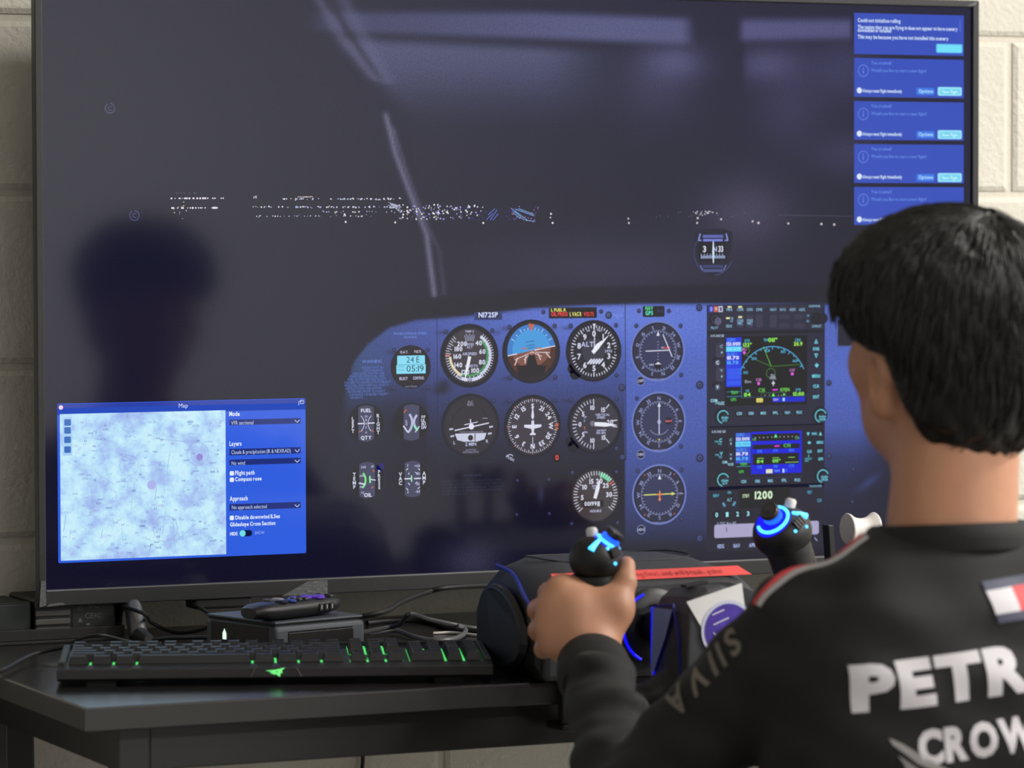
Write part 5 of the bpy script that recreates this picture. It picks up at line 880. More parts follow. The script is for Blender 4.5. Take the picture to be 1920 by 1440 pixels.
# front face, bearing and shaft, desk clamp
MB().box(XC-0.125, XC+0.125, -0.588, -0.575, DZ+0.002, 0.848).build('front_panel', YK, M_YK, bevel=0.006)
MB().lathe([(0.040, 0), (0.040, 0.006), (0.034, 0.011), (0.024, 0.012), (0.024, 0.002), (0.001, 0.002)], (XC-0.004, -0.588, 0.820), (0, -1, 0), 40).build('bearing_ring', YK, M_BLK, smooth=True)
n_ = 28; br = MB(); br.tube([(XC-0.004+0.037*math.cos(a), -0.600, 0.820+0.037*math.sin(a)) for a in np.linspace(PI*0.62, PI*1.35, n_)], 0.0015, 6); br.build('bearing_glow', YK, M_LEDD)
MB().tube([(XC-0.004, -0.58, 0.820), (XC-0.004, -0.67, 0.820)], 0.0155, 24).build('shaft', YK, M_BLK, smooth=True)
for x in (XC-0.100, XC+0.072): MB().box(x, x+0.03, DY0-0.012, DY0-0.002, DZ-0.044, DZ+0.004).box(x, x+0.03, DY0-0.012, DY0+0.03, DZ-0.052, DZ-0.0445).tube([(x+0.015, DY0+0.017, DZ-0.045), (x+0.015, DY0+0.017, DZ-0.024)], 0.006, 12).build('clamp', YK, M_BLK, bevel=0.002)
# wheel: hub, arms and two grips, banked to the left
BA = math.radians(7.5); HC = np.array([XC-0.004, -0.70, 0.820])
def wp(x, y, z): c_, s_ = math.cos(BA), math.sin(BA); return HC+np.array([x*c_-z*s_, y, x*s_+z*c_])
def wv(x, y, z): return wp(x, y, z)-HC
hub = MB()
def hring(y, k, bot): return [wp(-0.034*k, y, 0.034*k), (wp(-0.024*k, y, 0.048*k)), wp(-0.008, y, 0.056*k), wp(0.008, y, 0.056*k), wp(0.024*k, y, 0.048*k), wp(0.034*k, y, 0.034*k), wp(0.046*k, y, -0.035*k), wp(0.038*k, y, bot), wp(-0.038*k, y, bot), wp(-0.046*k, y, -0.035*k)]
hub.loft([hring(0.042, 0.72, -0.05), hring(0.036, 0.86, -0.064), hring(0.0, 0.95, -0.075), hring(-0.040, 1.0, -0.080), hring(-0.046, 0.94, -0.075)]); hubo = hub.build('hub', YK, M_YK, bevel=0.002)
for s_ in (-1, 1):
    e = MB(); e.tube([wp(s_*0.030, 0.037, 0.032), wp(s_*0.0335, 0.037, 0.0), wp(s_*0.040, 0.037, -0.036)], [0.0026, 0.0036, 0.002], 8); e.build('led_strip', hubo, M_LEDD)
    f_ = MB(); f_.add([wp(s_*0.0335, 0.032, 0.033), wp(s_*0.0375, -0.020, 0.036), wp(s_*0.0405, -0.004, 0.008), wp(s_*0.0455, 0.032, -0.040)], [(0, 1, 2, 3) if s_ < 0 else (3, 2, 1, 0)]); f_.build('blue_facet', hubo, mat('blue_facet', (132, 150, 214), 0.45))
    MB().tube([wp(s_*0.0325, 0.030, 0.034), wp(s_*0.0355, -0.020, 0.041), wp(s_*0.040, -0.032, 0.006), wp(s_*0.046, -0.036, -0.040)], 0.0013, 6).build('blue_edge', hubo, M_BLUE)
MB().obox(wp(-0.004, -0.010, 0.0555), wv(1, 0, 0), (0, 1, 0), wv(0, 0, 1), 0.013, 0.006, 0.0015).build('top_slot', hubo, M_RUB, bevel=0.0005)
# paper sticker with a round purple badge on the hub face
sk = MB(); sk.add([wp(-0.034, -0.0475, 0.046), wp(0.030, -0.0475, 0.054), wp(0.030, -0.0475, -0.020), wp(-0.006, -0.0475, -0.020), wp(-0.022, -0.0475, 0.020)], [(0, 1, 2, 3, 4)]); sko = sk.build('paper_sticker', hubo, M_PAPER)
bd = MB()
def cdisc(r, dy): n = 40; return [wp(0.008+r*math.cos(2*PI*k/n), dy, 0.010+r*math.sin(2*PI*k/n)) for k in range(n)]
bd.add(cdisc(0.030, -0.0481), [tuple(range(40))]); bd.build('badge_rim', sko, mat('badge_rim', (206, 210, 232), 0.4))
bd = MB(); bd.add(cdisc(0.0265, -0.0485), [tuple(range(40))]); bd.build('badge', sko, mat('badge_purple', (86, 66, 170), 0.35, noise=(120, 0.25)))
bm_ = MB()
for a, b_ in (((-0.008, 0.028), (0.006, 0.031)), ((-0.008, 0.018), (0.010, 0.022)), ((-0.009, 0.010), (-0.006, 0.006)), ((-0.014, -0.004), (-0.004, -0.001))): bm_.tube([wp(a[0], -0.0488, a[1]), wp(b_[0], -0.0488, b_[1])], 0.0006, 5)
bm_.build('badge_lines', sko, M_PAPER)
def grip(s_):
    """one horn of the wheel: arm, handle, head with hat switch and lit rings"""
    HX = 0.108 if s_ > 0 else 0.117
    arm = MB(); arm.tube(smoothpts([wp(s_*0.030, 0.0, -0.040), wp(s_*0.07, -0.004, -0.052), wp(s_*(HX+0.004), -0.006, -0.040), wp(s_*(HX+0.010), -0.006, -0.015)], 6), [0.020]*6+[0.018]*6+[0.0175]*7, 14); arm.build('arm', YK, M_YD, smooth=True)
    hd = MB(); ax_ = np.linspace(0, 1, 9); rr = [0.0175, 0.0182, 0.019, 0.0195, 0.0195, 0.020, 0.0215, 0.024, 0.022]
    hd.tube([wp(s_*(HX+0.010-0.012*t_), -0.006-0.004*t_, -0.02+0.104*t_) for t_ in ax_], rr, 18); g = hd.build('handle', YK, M_YD, smooth=True)
    C_ = wp(s_*(HX-0.006), -0.010, 0.099 if s_ < 0 else 0.091); tilt = math.radians(24); up = wv(-s_*0.25, -math.sin(tilt), math.cos(tilt)); up /= np.linalg.norm(up); sd = wv(1, 0, 0.25*s_); sd -= up*(sd@up); sd /= np.linalg.norm(sd); fw = np.cross(up, sd)
    rx, ry, rz_ = (0.0265, 0.026, 0.024) if s_ < 0 else (0.031, 0.030, 0.026)
    he = MB(); he.ell(C_, sd*rx, fw*ry, up*rz_, 24, 14); ho = he.build('head', YK, M_YD, smooth=True)
    if s_ > 0:
        lo = MB(); lo.loft([[C_+sd*(0.0235*math.cos(t_))*k+fw*0.023*math.sin(t_)*k+up*h+wv(1, 0, 0)*dx for t_ in np.linspace(0, 2*PI, 17)[:-1]] for k, h, dx in ((0.98, -0.006, 0.002), (0.9, -0.028, 0.008), (0.80, -0.05, 0.014), (0.80, -0.07, 0.017))]); lo.build('neck', YK, M_YD, smooth=True)
    def onhead(a, b_, h=0.0):
        """point on the head, a across and b towards the pilot, in head radii"""
        c_ = math.sqrt(max(0.0, 1-a*a-b_*b_)); return C_+sd*rx*a*(1+h)-fw*ry*b_*(-1)*(1+h)*1.0+up*rz_*c_*(1+h)
    sgn = -1 if (fw@np.array([0, -1, 0])) > 0 else 1
    def oh(a, b_, h=0.0): return onhead(a, -b_*sgn, h)
    ha, hb = (-0.30, 0.05) if s_ > 0 else (0.34, 0.0)      # where the hat switch sits
    n = 30; ringp = [oh(ha+0.50*math.cos(t_), hb+0.50*math.sin(t_), 0.03) for t_ in np.linspace(PI*1.12, -PI*0.25, n)] if s_ > 0 else [oh(ha+0.42*math.cos(t_), hb+0.42*math.sin(t_), 0.03) for t_ in np.linspace(PI*1.2, -PI*0.2, n)]
    gp = MB(); gl = [[oh(ha+q*math.cos(t_), hb+q*math.sin(t_), 0.012) for t_ in np.linspace(0, 2*PI, 25)[:-1]] for q in (0.02, 0.2, 0.4, 0.52, 0.60)]
    gp.loft(gl, True); gp.build('glow_panel', ho, M_LEDD, smooth=True)
    ringp2 = [oh(ha+0.50*math.cos(t_), hb-0.5*math.sin(t_)*-1, 0.03) for t_ in np.linspace(0, 1, 2)]
    MB().tube(ringp, 0.0017, 8).build('led_ring', ho, M_LEDB)
    base = oh(ha, hb, 0.02); nrm = base-C_; nrm /= np.linalg.norm(nrm)
    MB().lathe([(0.0100, -0.004), (0.0098, 0.003), (0.0070, 0.0035)], base, nrm, 24).build('switch_socket', ho, M_LED)
    MB().lathe([(0.0060, 0.0), (0.0064, 0.0045), (0.0098, 0.0055), (0.0104, 0.0085), (0.0090, 0.011), (0.0050, 0.0105), (0.0035, 0.0112), (0.0005, 0.0112)], base, nrm, 28).build('hat_switch', ho, mat('switch_grey', (66, 62, 66), 0.3, metal=0.4), smooth=True)
    p2 = oh(0.48, 0.30, 0.02) if s_ > 0 else oh(-0.28, 0.30, 0.02); n2 = p2-C_; n2 /= np.linalg.norm(n2)
    w1, w2 = (oh(0.30, 0.30, 0.03), oh(0.72, 0.42, 0.03)) if s_ > 0 else (oh(-0.08, 0.10, 0.03), oh(-0.55, 0.50, 0.03))
    MB().tube([w1, (w1+w2)/2+n2*0.001, w2], [0.0016, 0.0024, 0.0034], 8).build('led_wedge', ho, M_LEDB)
    p3 = oh(0.52, -0.18, 0.02) if s_ > 0 else oh(-0.2, -0.42, 0.02); n3 = p3-C_; n3 /= np.linalg.norm(n3)
    MB().lathe([(0.0058, -0.002), (0.0058, 0.005), (0.004, 0.0072), (0.0005, 0.0075)], p3, n3, 18).build('round_button', ho, M_WHITE, smooth=True)
    p4 = oh(0.30, 0.66, 0.02) if s_ > 0 else oh(0.42, 0.56, 0.02); n4 = p4-C_; n4 /= np.linalg.norm(n4); t4 = np.cross(n4, up); t4 /= np.linalg.norm(t4); b4 = np.cross(n4, t4)
    pd = MB().obox(p4, t4, b4, n4, 0.0075, 0.0055, 0.0022).build('rocker', ho, mat('switch_grey', (66, 62, 66), 0.3, metal=0.4), bevel=0.0015); rg = MB()
    for k in (-1, 0, 1): rg.obox(p4+t4*k*0.004+n4*0.0026, t4, b4, n4, 0.0007, 0.005, 0.0008)
    rg.build('rocker_ribs', ho, M_YK)
    for a, b_ in (((0.02, 0.84), (0.50, 0.76)) if s_ > 0 else ((0.08, 0.55), (0.42, 0.84))): MB().lathe([(0.0016, -0.001), (0.0016, 0.0008), (0.0004, 0.001)], oh(a, b_, 0.01), oh(a, b_, 0.01)-C_, 10).build('indicator_light', ho, M_LEDB)
    return g
grip(-1); grip(1)

# ================================================================== throttle quadrant, mostly behind the shoulder
TQ = thing('throttle_quadrant', 'throttle lever unit beside the yoke with a white spool-shaped knob', 'throttle unit', (0.19, -0.48, DZ))
MB().prism([(0.085, -0.585, DZ+0.002), (0.085, -0.38, DZ+0.002), (0.085, -0.38, 0.81), (0.085, -0.42, 0.835), (0.085, -0.52, 0.842), (0.085, -0.575, 0.825), (0.085, -0.585, 0.80)], (0.21, 0, 0)).build('housing', TQ, M_YD, bevel=0.006, seg=3)
for k, x in enumerate((0.128, 0.164, 0.205, 0.245)):
    hgt = (0.910, 0.893, 0.872, 0.868)[k]
    MB().box(x-0.004, x+0.004, -0.53, -0.43, 0.8395, 0.844).build('lever_slot', TQ, M_RUB)
    lv = MB(); dx = -0.006 if k == 0 else 0.0; lv.prism([(x-0.0035, -0.509, 0.82), (x-0.0035, -0.493, 0.82), (x-0.0035+dx, -0.492, hgt), (x-0.0035+dx, -0.506, hgt)], (0.007, 0, 0)); lv.build('lever', TQ, M_BLK, bevel=0.001)
    if k == 1:
        sp_c = (x, -0.498, 0.9045); sk_ = MB(); sk_.lathe([(0.0165, -0.0175), (0.0172, -0.0165), (0.0168, -0.0150), (0.0135, -0.0105), (0.0115, -0.005), (0.011, 0.0), (0.0115, 0.005), (0.0135, 0.0105), (0.0168, 0.0150), (0.0172, 0.0165), (0.0165, 0.0175)], sp_c, (1, 0, 0), 40); sk_.build('spool_knob', TQ, M_WHITE, smooth=50)
        MB().box(x-0.006, x+0.006, -0.505, -0.491, 0.884, 0.896).build('knob_collar', TQ, M_WHITE, bevel=0.001)
    if k >= 2: MB().lathe([(0.008, -0.012), (0.011, -0.01), (0.011, 0.01), (0.008, 0.012)], (x, -0.498, hgt), (1, 0, 0), 20).build('lever_knob', TQ, M_BLK, smooth=50)

# ================================================================== person
def smin(a, b, k): h = np.clip(0.5+0.5*(b-a)/k, 0, 1); return b*(1-h)+a*h-k*h*(1-h)
def smax(a, b, k): return -smin(-a, -b, k)
class Field:
    def __init__(s, lo, hi, h):
        s.lo = np.array(lo, np.float32); s.h = h; n = np.ceil((np.array(hi)-np.array(lo))/h).astype(int)+1
        s.X = (lo[0]+h*np.arange(n[0], dtype=np.float32))[:, None, None]; s.Y = (lo[1]+h*np.arange(n[1], dtype=np.float32))[None, :, None]; s.Z = (lo[2]+h*np.arange(n[2], dtype=np.float32))[None, None, :]
        s.D = np.full(n, 9.0, np.float32)
    def cap(s, a, b, ra, rb, k=0.02, sub=False):
        a = np.asarray(a, float); b = np.asarray(b, float); ab = b-a; L = max(ab@ab, 1e-12)
        dx, dy, dz_ = s.X-a[0], s.Y-a[1], s.Z-a[2]; t = np.clip((dx*ab[0]+dy*ab[1]+dz_*ab[2])/L, 0, 1)
        d = np.sqrt((dx-t*ab[0])**2+(dy-t*ab[1])**2+(dz_-t*ab[2])**2)-(ra+(rb-ra)*t)
        s.D = smax(s.D, -d, k) if sub else smin(s.D, d.astype(np.float32), k); return s
    def ell(s, c, r, k=0.02, ax=None, sub=False):
        dx, dy, dz_ = s.X-c[0], s.Y-c[1], s.Z-c[2]
        if ax is not None: dx, dy, dz_ = (dx*a[0]+dy*a[1]+dz_*a[2] for a in ax)
        k0 = np.sqrt((dx/r[0])**2+(dy/r[1])**2+(dz_/r[2])**2); k1 = np.sqrt((dx/r[0]**2)**2+(dy/r[1]**2)**2+(dz_/r[2]**2)**2)+1e-6
        d = (k0*(k0-1)/k1).astype(np.float32); s.D = smax(s.D, -d, k) if sub else smin(s.D, d, k); return s
    def mesh(s):
        """surface nets"""
        D = s.D; S = D < 0; n = np.array(D.shape)-1
        cnt = np.zeros(n, np.int8); 
        c8 = [S[i:i+n[0], j:j+n[1], k:k+n[2]] for i in (0, 1) for j in (0, 1) for k in (0, 1)]
        for c in c8: cnt += c
        act = (cnt > 0) & (cnt < 8); I = np.argwhere(act); vid = np.full(n, -1, np.int64); vid[act] = np.arange(len(I))
        acc = np.zeros((len(I), 3)); num = np.zeros(len(I))
        corners = [np.array((i, j, k)) for i in (0, 1) for j in (0, 1) for k in (0, 1)]
        for p in corners:
            for ax in range(3):
                if p[ax] == 0:
                    q = p.copy(); q[ax] = 1; A = D[tuple((I+p).T)]; B = D[tuple((I+q).T)]; m_ = (A < 0) != (B < 0)
                    t = np.where(m_, A/np.where(m_, A-B, 1), 0); pos = p+(q-p)*t[:, None]; acc += np.where(m_[:, None], pos, 0); num += m_
        V = s.lo+(I+acc/num[:, None])*s.h; F = []
        for ax in range(3):
            b, c = (ax+1) % 3, (ax+2) % 3; sl0 = [slice(None)]*3; sl1 = [slice(None)]*3; sl0[ax] = slice(0, -1); sl1[ax] = slice(1, None)
            A, B = S[tuple(sl0)], S[tuple(sl1)]; E = np.argwhere(A != B)
            ok = (E[:, b] > 0) & (E[:, c] > 0) & (E[:, b] < n[b]) & (E[:, c] < n[c]); E = E[ok]; inside = A[tuple(E.T)]
            def g(db, dc): e = E.copy(); e[:, b] -= db; e[:, c] -= dc; return vid[tuple(e.T)]
            q = np.stack([g(1, 1), g(0, 1), g(0, 0), g(1, 0)], 1); q = np.where(inside[:, None], q, q[:, ::-1]); F.append(q)
        return V, np.concatenate(F)
def np_mesh(name, parts, m, parent):
    org = root_loc(parent); V = np.concatenate([p[0] for p in parts])-np.array(org); k = 0; F = []
    for v, f in parts: F.append(np.asarray(f)+k); k += len(v)
    F = np.concatenate(F); me = bpy.data.meshes.new(name); me.from_pydata(V.tolist(), [], F.tolist()); me.materials.append(m)
    me.polygons.foreach_set('use_smooth', [True]*len(me.polygons)); o = bpy.data.objects.new(name, me); COL.objects.link(o); o.parent = parent; return o

PE = thing('person', 'seated person with short black hair in a black long-sleeved team shirt, holding the yoke', 'person', (-0.115, -1.13, 0.43))
M_SKIN = mat('skin', (194, 140, 110), 0.5, sss=0.12, bump=(900, 0.12), noise=(60, 0.05)); M_SHIRT = mat('shirt_black', (9, 9, 10), 0.78, sheen=0.03, bump=(1300, 0.15)); M_HAIR = mat('hair_black', (13, 12, 12), 0.36)
HC0 = np.array([-0.105, -1.12, 1.13]); HA = math.radians(-4)
HF = np.array([math.sin(HA), math.cos(HA), 0]); HR = np.array([math.cos(HA), -math.sin(HA), 0]); HU = np.array([0, 0, 1.0]); HAX = (HR, HF, HU)
def hp(x, y, z): return HC0+HR*x+HF*y+HU*z
NB_ = np.array([-0.116, -1.146, 0.935])
# --- head and neck
F = Field(HC0-np.array([0.13, 0.15, 0.24]), HC0+np.array([0.13, 0.15, 0.13]), 0.0026)
F.ell(hp(0, -0.012, 0.022), (0.074, 0.093, 0.083), ax=HAX); F.ell(hp(0, 0.030, -0.032), (0.061, 0.064, 0.082), 0.03, ax=HAX); F.ell(hp(0, 0.034, -0.078), (0.050, 0.050, 0.036), 0.025, ax=HAX)
for s_ in (-1, 1):
    F.ell(hp(s_*0.044, 0.052, -0.022), (0.020, 0.024, 0.022), 0.02, ax=HAX); F.ell(hp(s_*0.031, 0.094, 0.0), (0.016, 0.010, 0.011), 0.012, ax=HAX, sub=True); F.ell(hp(s_*0.031, 0.078, 0.0), (0.013, 0.0125, 0.012), 0.003, ax=HAX)
    F.ell(hp(s_*0.0755, -0.012, -0.020), (0.011, 0.023, 0.022), 0.008, ax=HAX); F.ell(hp(s_*0.0745, -0.006, -0.045), (0.010, 0.014, 0.023), 0.008, ax=HAX); F.ell(hp(s_*0.085, -0.006, -0.030), (0.008, 0.010, 0.017), 0.004, ax=HAX, sub=True)
F.cap(hp(-0.036, 0.080, 0.020), hp(0.036, 0.080, 0.020), 0.010, 0.010, 0.015); F.cap(hp(0, 0.090, 0.004), hp(0, 0.108, -0.034), 0.008, 0.0115, 0.012)
for s_ in (-1, 1): F.ell(hp(s_*0.012, 0.098, -0.038), (0.008, 0.010, 0.007), 0.006, ax=HAX)
F.cap(hp(-0.020, 0.084, -0.066), hp(0.020, 0.084, -0.066), 0.0065, 0.0065, 0.006); F.cap(hp(-0.016, 0.083, -0.076), hp(0.016, 0.083, -0.076), 0.0065, 0.0065, 0.005); F.ell(hp(0, 0.074, -0.098), (0.019, 0.017, 0.015), 0.015, ax=HAX)
F.cap(hp(0, -0.026, -0.03), NB_, 0.054, 0.060, 0.03)
head = F.mesh()
# --- trunk and arms under the shirt
SHL, ELL, WRL = at(1504, 1184, 3.35), at(1178, 1516, 3.46), at(1110, 1232, 3.685)
SHR, ELR = np.array([0.035, -1.115, 0.89]), np.array([0.15, -0.93, 0.70])
KN = np.array([0.245, -0.498, 0.868])
GL = at(1113, 1120, 3.735); off = WRL-GL; WRR = KN+np.array([-off[0], off[1], off[2]])
def trunk(F, g, k):
    F.cap((-0.225, -1.135, 0.81), (-0.215, -1.125, 0.55), 0.062+g, 0.07+g, k); F.cap((-0.005, -1.135, 0.82), (-0.015, -1.125, 0.55), 0.062+g, 0.07+g, k); F.ell((-0.115, -1.145, 0.80), (0.150+g, 0.100+g, 0.175+g), k); F.ell((-0.115, -1.14, 0.62), (0.135+g, 0.100+g, 0.17+g), k); F.ell((-0.115, -1.12, 0.50), (0.145+g, 0.11+g, 0.10+g), k)
    F.ell((-0.190, -1.17, 0.835), (0.080+g, 0.055+g, 0.095+g), k); F.ell((-0.035, -1.175, 0.845), (0.085+g, 0.055+g, 0.10+g), k)
    F.cap(NB_+np.array([-0.02, 0, -0.044]), SHL+np.array([0.02, -0.005, 0.0]), 0.044+g, 0.036+g, k); F.cap(NB_+np.array([0.02, 0, -0.044]), SHR+np.array([-0.02, 0, 0.004]), 0.046+g, 0.036+g, k)
    F.cap(SHL, ELL, 0.046+g, 0.037+g, k*0.7); F.cap(ELL, WRL, 0.037+g, 0.027+g*0.6, k*0.5); F.cap(SHR, ELR, 0.050+g, 0.040+g, k*0.7); F.cap(ELR, WRR, 0.037+g, 0.027+g*0.6, k*0.5)
F = Field((-0.42, -1.30, 0.40), (0.34, -0.56, 1.0), 0.007); trunk(F, -0.006, 0.02); F.cap(NB_+np.array([0, 0, 0.06]), NB_, 0.052, 0.055, 0.02); body = F.mesh()
# --- left hand closed on the grip, thumb up beside its head
def hand():
    W_ = WRL; F = Field(np.minimum(GL, W_)-0.085, np.maximum(GL, W_)+0.085, 0.0018)
    MC = [at(1050, 1106, 3.700), at(1031, 1136, 3.694), at(1028, 1174, 3.692), at(1034, 1208, 3.693)]
    PIP = [at(1030, 1112, 3.741), at(1010, 1144, 3.738), at(1010, 1182, 3.735), at(1019, 1217, 3.730)]
    DIP = [at(1066, 1116, 3.772), at(1052, 1149, 3.772), at(1052, 1186, 3.770), at(1058, 1220, 3.760)]
    TIP = [at(1112, 1117, 3.768), at(1104, 1150, 3.770), at(1102, 1187, 3.768), at(1098, 1219, 3.760)]
    F.cap(W_+(W_-GL)*0.55, W_, 0.024, 0.0235, 0.01); F.cap(W_, at(1098, 1190, 3.700), 0.0245, 0.0215, 0.015)
    for i, r in enumerate((0.0125, 0.0120, 0.0112, 0.0100)): F.cap(at(1096-i*4, 1190+i*6, 3.697), MC[i], 0.018, r+0.0005, 0.020)
    F.cap(at(1078, 1135, 3.702), at(1074, 1185, 3.702), 0.017, 0.017, 0.02)
    G_ = Field(F.lo, F.lo, 0.0018); G_.X, G_.Y, G_.Z = F.X, F.Y, F.Z; out = F.D
    for i, (r0, r1, r2) in enumerate(((0.0108, 0.0094, 0.0082), (0.0108, 0.0094, 0.0082), (0.0102, 0.009, 0.0078), (0.009, 0.008, 0.007))):
        f = Field(F.lo, F.lo, 0.0018); f.X, f.Y, f.Z = F.X, F.Y, F.Z; f.D = np.full(F.D.shape, 9.0, np.float32)
        f.cap(MC[i], PIP[i], r0+0.0012, r0, 0.001); f.cap(PIP[i], DIP[i], r0, r1, 0.004); f.cap(DIP[i], TIP[i], r1, r2, 0.004); out = smin(out, f.D, 0.0035)
    F.D = out
    F.cap(at(1126, 1196, 3.698), at(1152, 1138, 3.705), 0.0185, 0.0165, 0.016); F.cap(at(1152, 1138, 3.705), at(1171, 1092, 3.713), 0.0150, 0.0112, 0.008); F.cap(at(1171, 1092, 3.713), at(1174, 1060, 3.722), 0.0115, 0.0092, 0.005)
    F.cap(at(1060, 1108, 3.706), at(1150, 1128, 3.708), 0.0135, 0.0145, 0.014); F.cap(at(1090, 1150, 3.700), at(1150, 1150, 3.704), 0.018, 0.016, 0.015)
    return F.mesh()
hl = hand(); hr = ((hl[0]-GL)*np.array([-1, 1, 1])+KN, hl[1][:, ::-1])
skin = np_mesh('body', [head, body, hl, hr], M_SKIN, PE)
sm = skin.modifiers.new('smooth', 'SMOOTH'); sm.factor = 0.5; sm.iterations = 2
for s_ in (-1, 1):
    ey = MB(); c = hp(s_*0.031, 0.0795, 0.0); ey.ell(c, HR*0.0125, HF*0.0122, HU*0.0115, 16, 10); e_ = ey.build('eye', PE, mat('eye_white', (214, 208, 204), 0.3), smooth=True)
    MB().lathe([(0.0055, 0), (0.005, 0.0008), (0.0004, 0.001)], c+HF*0.0119, HF, 16).build('iris', e_, mat('iris_dark', (34, 22, 16), 0.25))
    MB().tube(smoothpts([hp(s_*0.014, 0.0945, 0.024), hp(s_*0.03, 0.0935, 0.028), hp(s_*0.047, 0.083, 0.023)], 4), 0.0028, 6).build('eyebrow', PE, M_HAIR)
# --- hair
F = Field(HC0-np.array([0.14, 0.16, 0.13]), HC0+np.array([0.14, 0.16, 0.15]), 0.003)
F.ell(hp(0, -0.002, 0.044), (0.099, 0.113, 0.072), ax=HAX); F.ell(hp(0, -0.030, -0.018), (0.080, 0.086, 0.102), 0.03, ax=HAX); F.ell(hp(0, -0.01, 0.03), (0.084, 0.098, 0.083), 0.03, ax=HAX)
hx_ = (F.X-HC0[0])*HR[0]+(F.Y-HC0[1])*HR[1]+0*F.Z; hy_ = (F.X-HC0[0])*HF[0]+(F.Y-HC0[1])*HF[1]+0*F.Z; hz_ = F.Z-HC0[2]+0*F.X+0*F.Y
gcut = np.interp(hz_, [-0.13, -0.10, -0.075, -0.045, -0.012, 0.0, 0.03, 0.042, 0.05], [-0.075, -0.055, -0.044, -0.036, -0.026, 0.026, 0.042, 0.060, 0.25])
F.D = smax(F.D, ((hy_-gcut)*0.7).astype(np.float32), 0.004)
F.D = F.D+(0.0016*np.sin(hx_*190+hz_*60)*np.sin(hy_*150-hz_*90)+0.0012*np.sin(hx_*420+hy_*300)).astype(np.float32)
hv, hf = F.mesh(); bvh = BVHTree.FromPolygons([tuple(v) for v in hv], [tuple(int(i) for i in f) for f in hf])
st = MB(); cen = hp(0, -0.012, 0.025); crown = hp(0.012, -0.055, 0.115)-cen; cl = np.linalg.norm(crown); cdir = crown/cl; e1 = np.cross(cdir, HF); e1 /= np.linalg.norm(e1); e2 = np.cross(cdir, e1); R = random.Random(5)
for k in range(2600):
    az = 2*PI*R.random(); ph0 = R.uniform(0.03, 1.5)**1.0; ln = R.uniform(0.5, 1.0); P = []; nn = 9; tw = R.uniform(0.2, 0.5)
    for j in range(nn):
        ph = ph0+ln*j/(nn-1); a = az+tw*j/(nn-1)*0.6; dr = cdir*math.cos(ph)+math.sin(ph)*(e1*math.cos(a)+e2*math.sin(a))
        h = bvh.ray_cast(Vector(cen+dr*0.4), Vector(-dr), 0.4)
        if h[0] is None or h[1][2] < -0.72: break
        P.append(np.array(h[0])+np.array(h[1])*(0.0012+0.0016*math.sin(j*0.9+k)))
    if len(P) >= 4: r_ = R.uniform(0.0008, 0.0017); st.tube(P, [r_*(1-0.75*(i/(len(P)-1))**2) for i in range(len(P))], 4, False)
for k in range(150):            # loose tips of the fringe and along the nape
    az = R.uniform(-1.9, 1.9); y_ = math.cos(az)*0.104; x_ = math.sin(az)*0.098; p = hp(x_, y_, R.uniform(0.038, 0.075)); q_ = hp(x_*1.03+R.uniform(-.006, .006), y_*1.02, R.uniform(0.012, 0.034)); st.tube([p, (p+q_)/2+hp(x_*0.03, y_*0.03, 0)-HC0, q_], [0.0024, 0.002, 0.0006], 4, False)
hv2 = np.array(st.v); hf2 = np.array(st.f)
hair = np_mesh('hair', [(hv, hf)], M_HAIR, PE); hs = np_mesh('strands', [(hv2, hf2)], M_HAIR, hair); hs['kind'] = 'stuff'
# --- shirt
F = Field((-0.45, -1.33, 0.44), (0.36, -0.56, 1.01), 0.005); trunk(F, 0.008, 0.035)
wr = 0.0030*np.sin(F.X*55+F.Z*38+2.2*np.sin(F.Z*16))*np.sin(F.Z*44-F.Y*30)+0.0022*np.sin(F.Z*95+F.X*40+F.Y*60+2*np.sin(F.X*21))
fold = 0.005*np.clip(np.sin((F.Z-0.74+0.55*(F.Y+0.8))*95+F.X*18), -0.4, 1)*np.exp(-((F.X+0.32)/0.10)**2-((F.Y+0.86)/0.16)**2)
F.D = F.D+wr.astype(np.float32)*0.8-fold.astype(np.float32)
F.D = smax(F.D, (0.060-np.sqrt((F.X-NB_[0])**2+(F.Y-NB_[1])**2)+0*F.Z-np.clip(0.93-F.Z, 0, 1)*3).astype(np.float32), 0.004); F.D = smax(F.D, (0.475-F.Z+0*F.X+0*F.Y).astype(np.float32), 0.006)
cuts = []
for W_, E_ in ((WRL, ELL), (WRR, ELR)):
    n_ = (W_-E_)/np.linalg.norm(W_-E_); c = W_-n_*0.004; cuts.append((c, n_)); t = (F.X-c[0])*n_[0]+(F.Y-c[1])*n_[1]+(F.Z-c[2])*n_[2]
    near = ((F.X-c[0])**2+(F.Y-c[1])**2+(F.Z-c[2])**2) < 0.13**2; F.D = np.where(near, np.maximum(F.D, t), F.D).astype(np.float32)
sv, sf = F.mesh(); shirt = np_mesh('shirt', [(sv, sf)], M_SHIRT, PE); sm = shirt.modifiers.new('smooth', 'SMOOTH'); sm.factor = 0.5; sm.iterations = 3
sb = BVHTree.FromPolygons([tuple(v) for v in sv], [tuple(int(i) for i in f) for f in sf])
for c, n_ in cuts:
    x_ = np.cross(n_, (0, 0, 1.0)); x_ /= np.linalg.norm(x_); y_ = np.cross(n_, x_); rings = []
    for h, r in ((-0.052, 0.0335), (-0.040, 0.0375), (-0.018, 0.0352), (-0.002, 0.0335), (0.002, 0.0318), (0.0, 0.029), (-0.012, 0.028)):
        rings.append([c+n_*(h+0.004*math.sin(2*t+1))+(x_*math.cos(t)*1.04+y_*math.sin(t)*0.96)*r*(1+0.03*math.sin(3*t+h*60)) for t in np.linspace(0, 2*PI, 33)[:-1]])
    MB().loft(rings, False).build('cuff', shirt, M_SHIRT, smooth=True)
ring = []
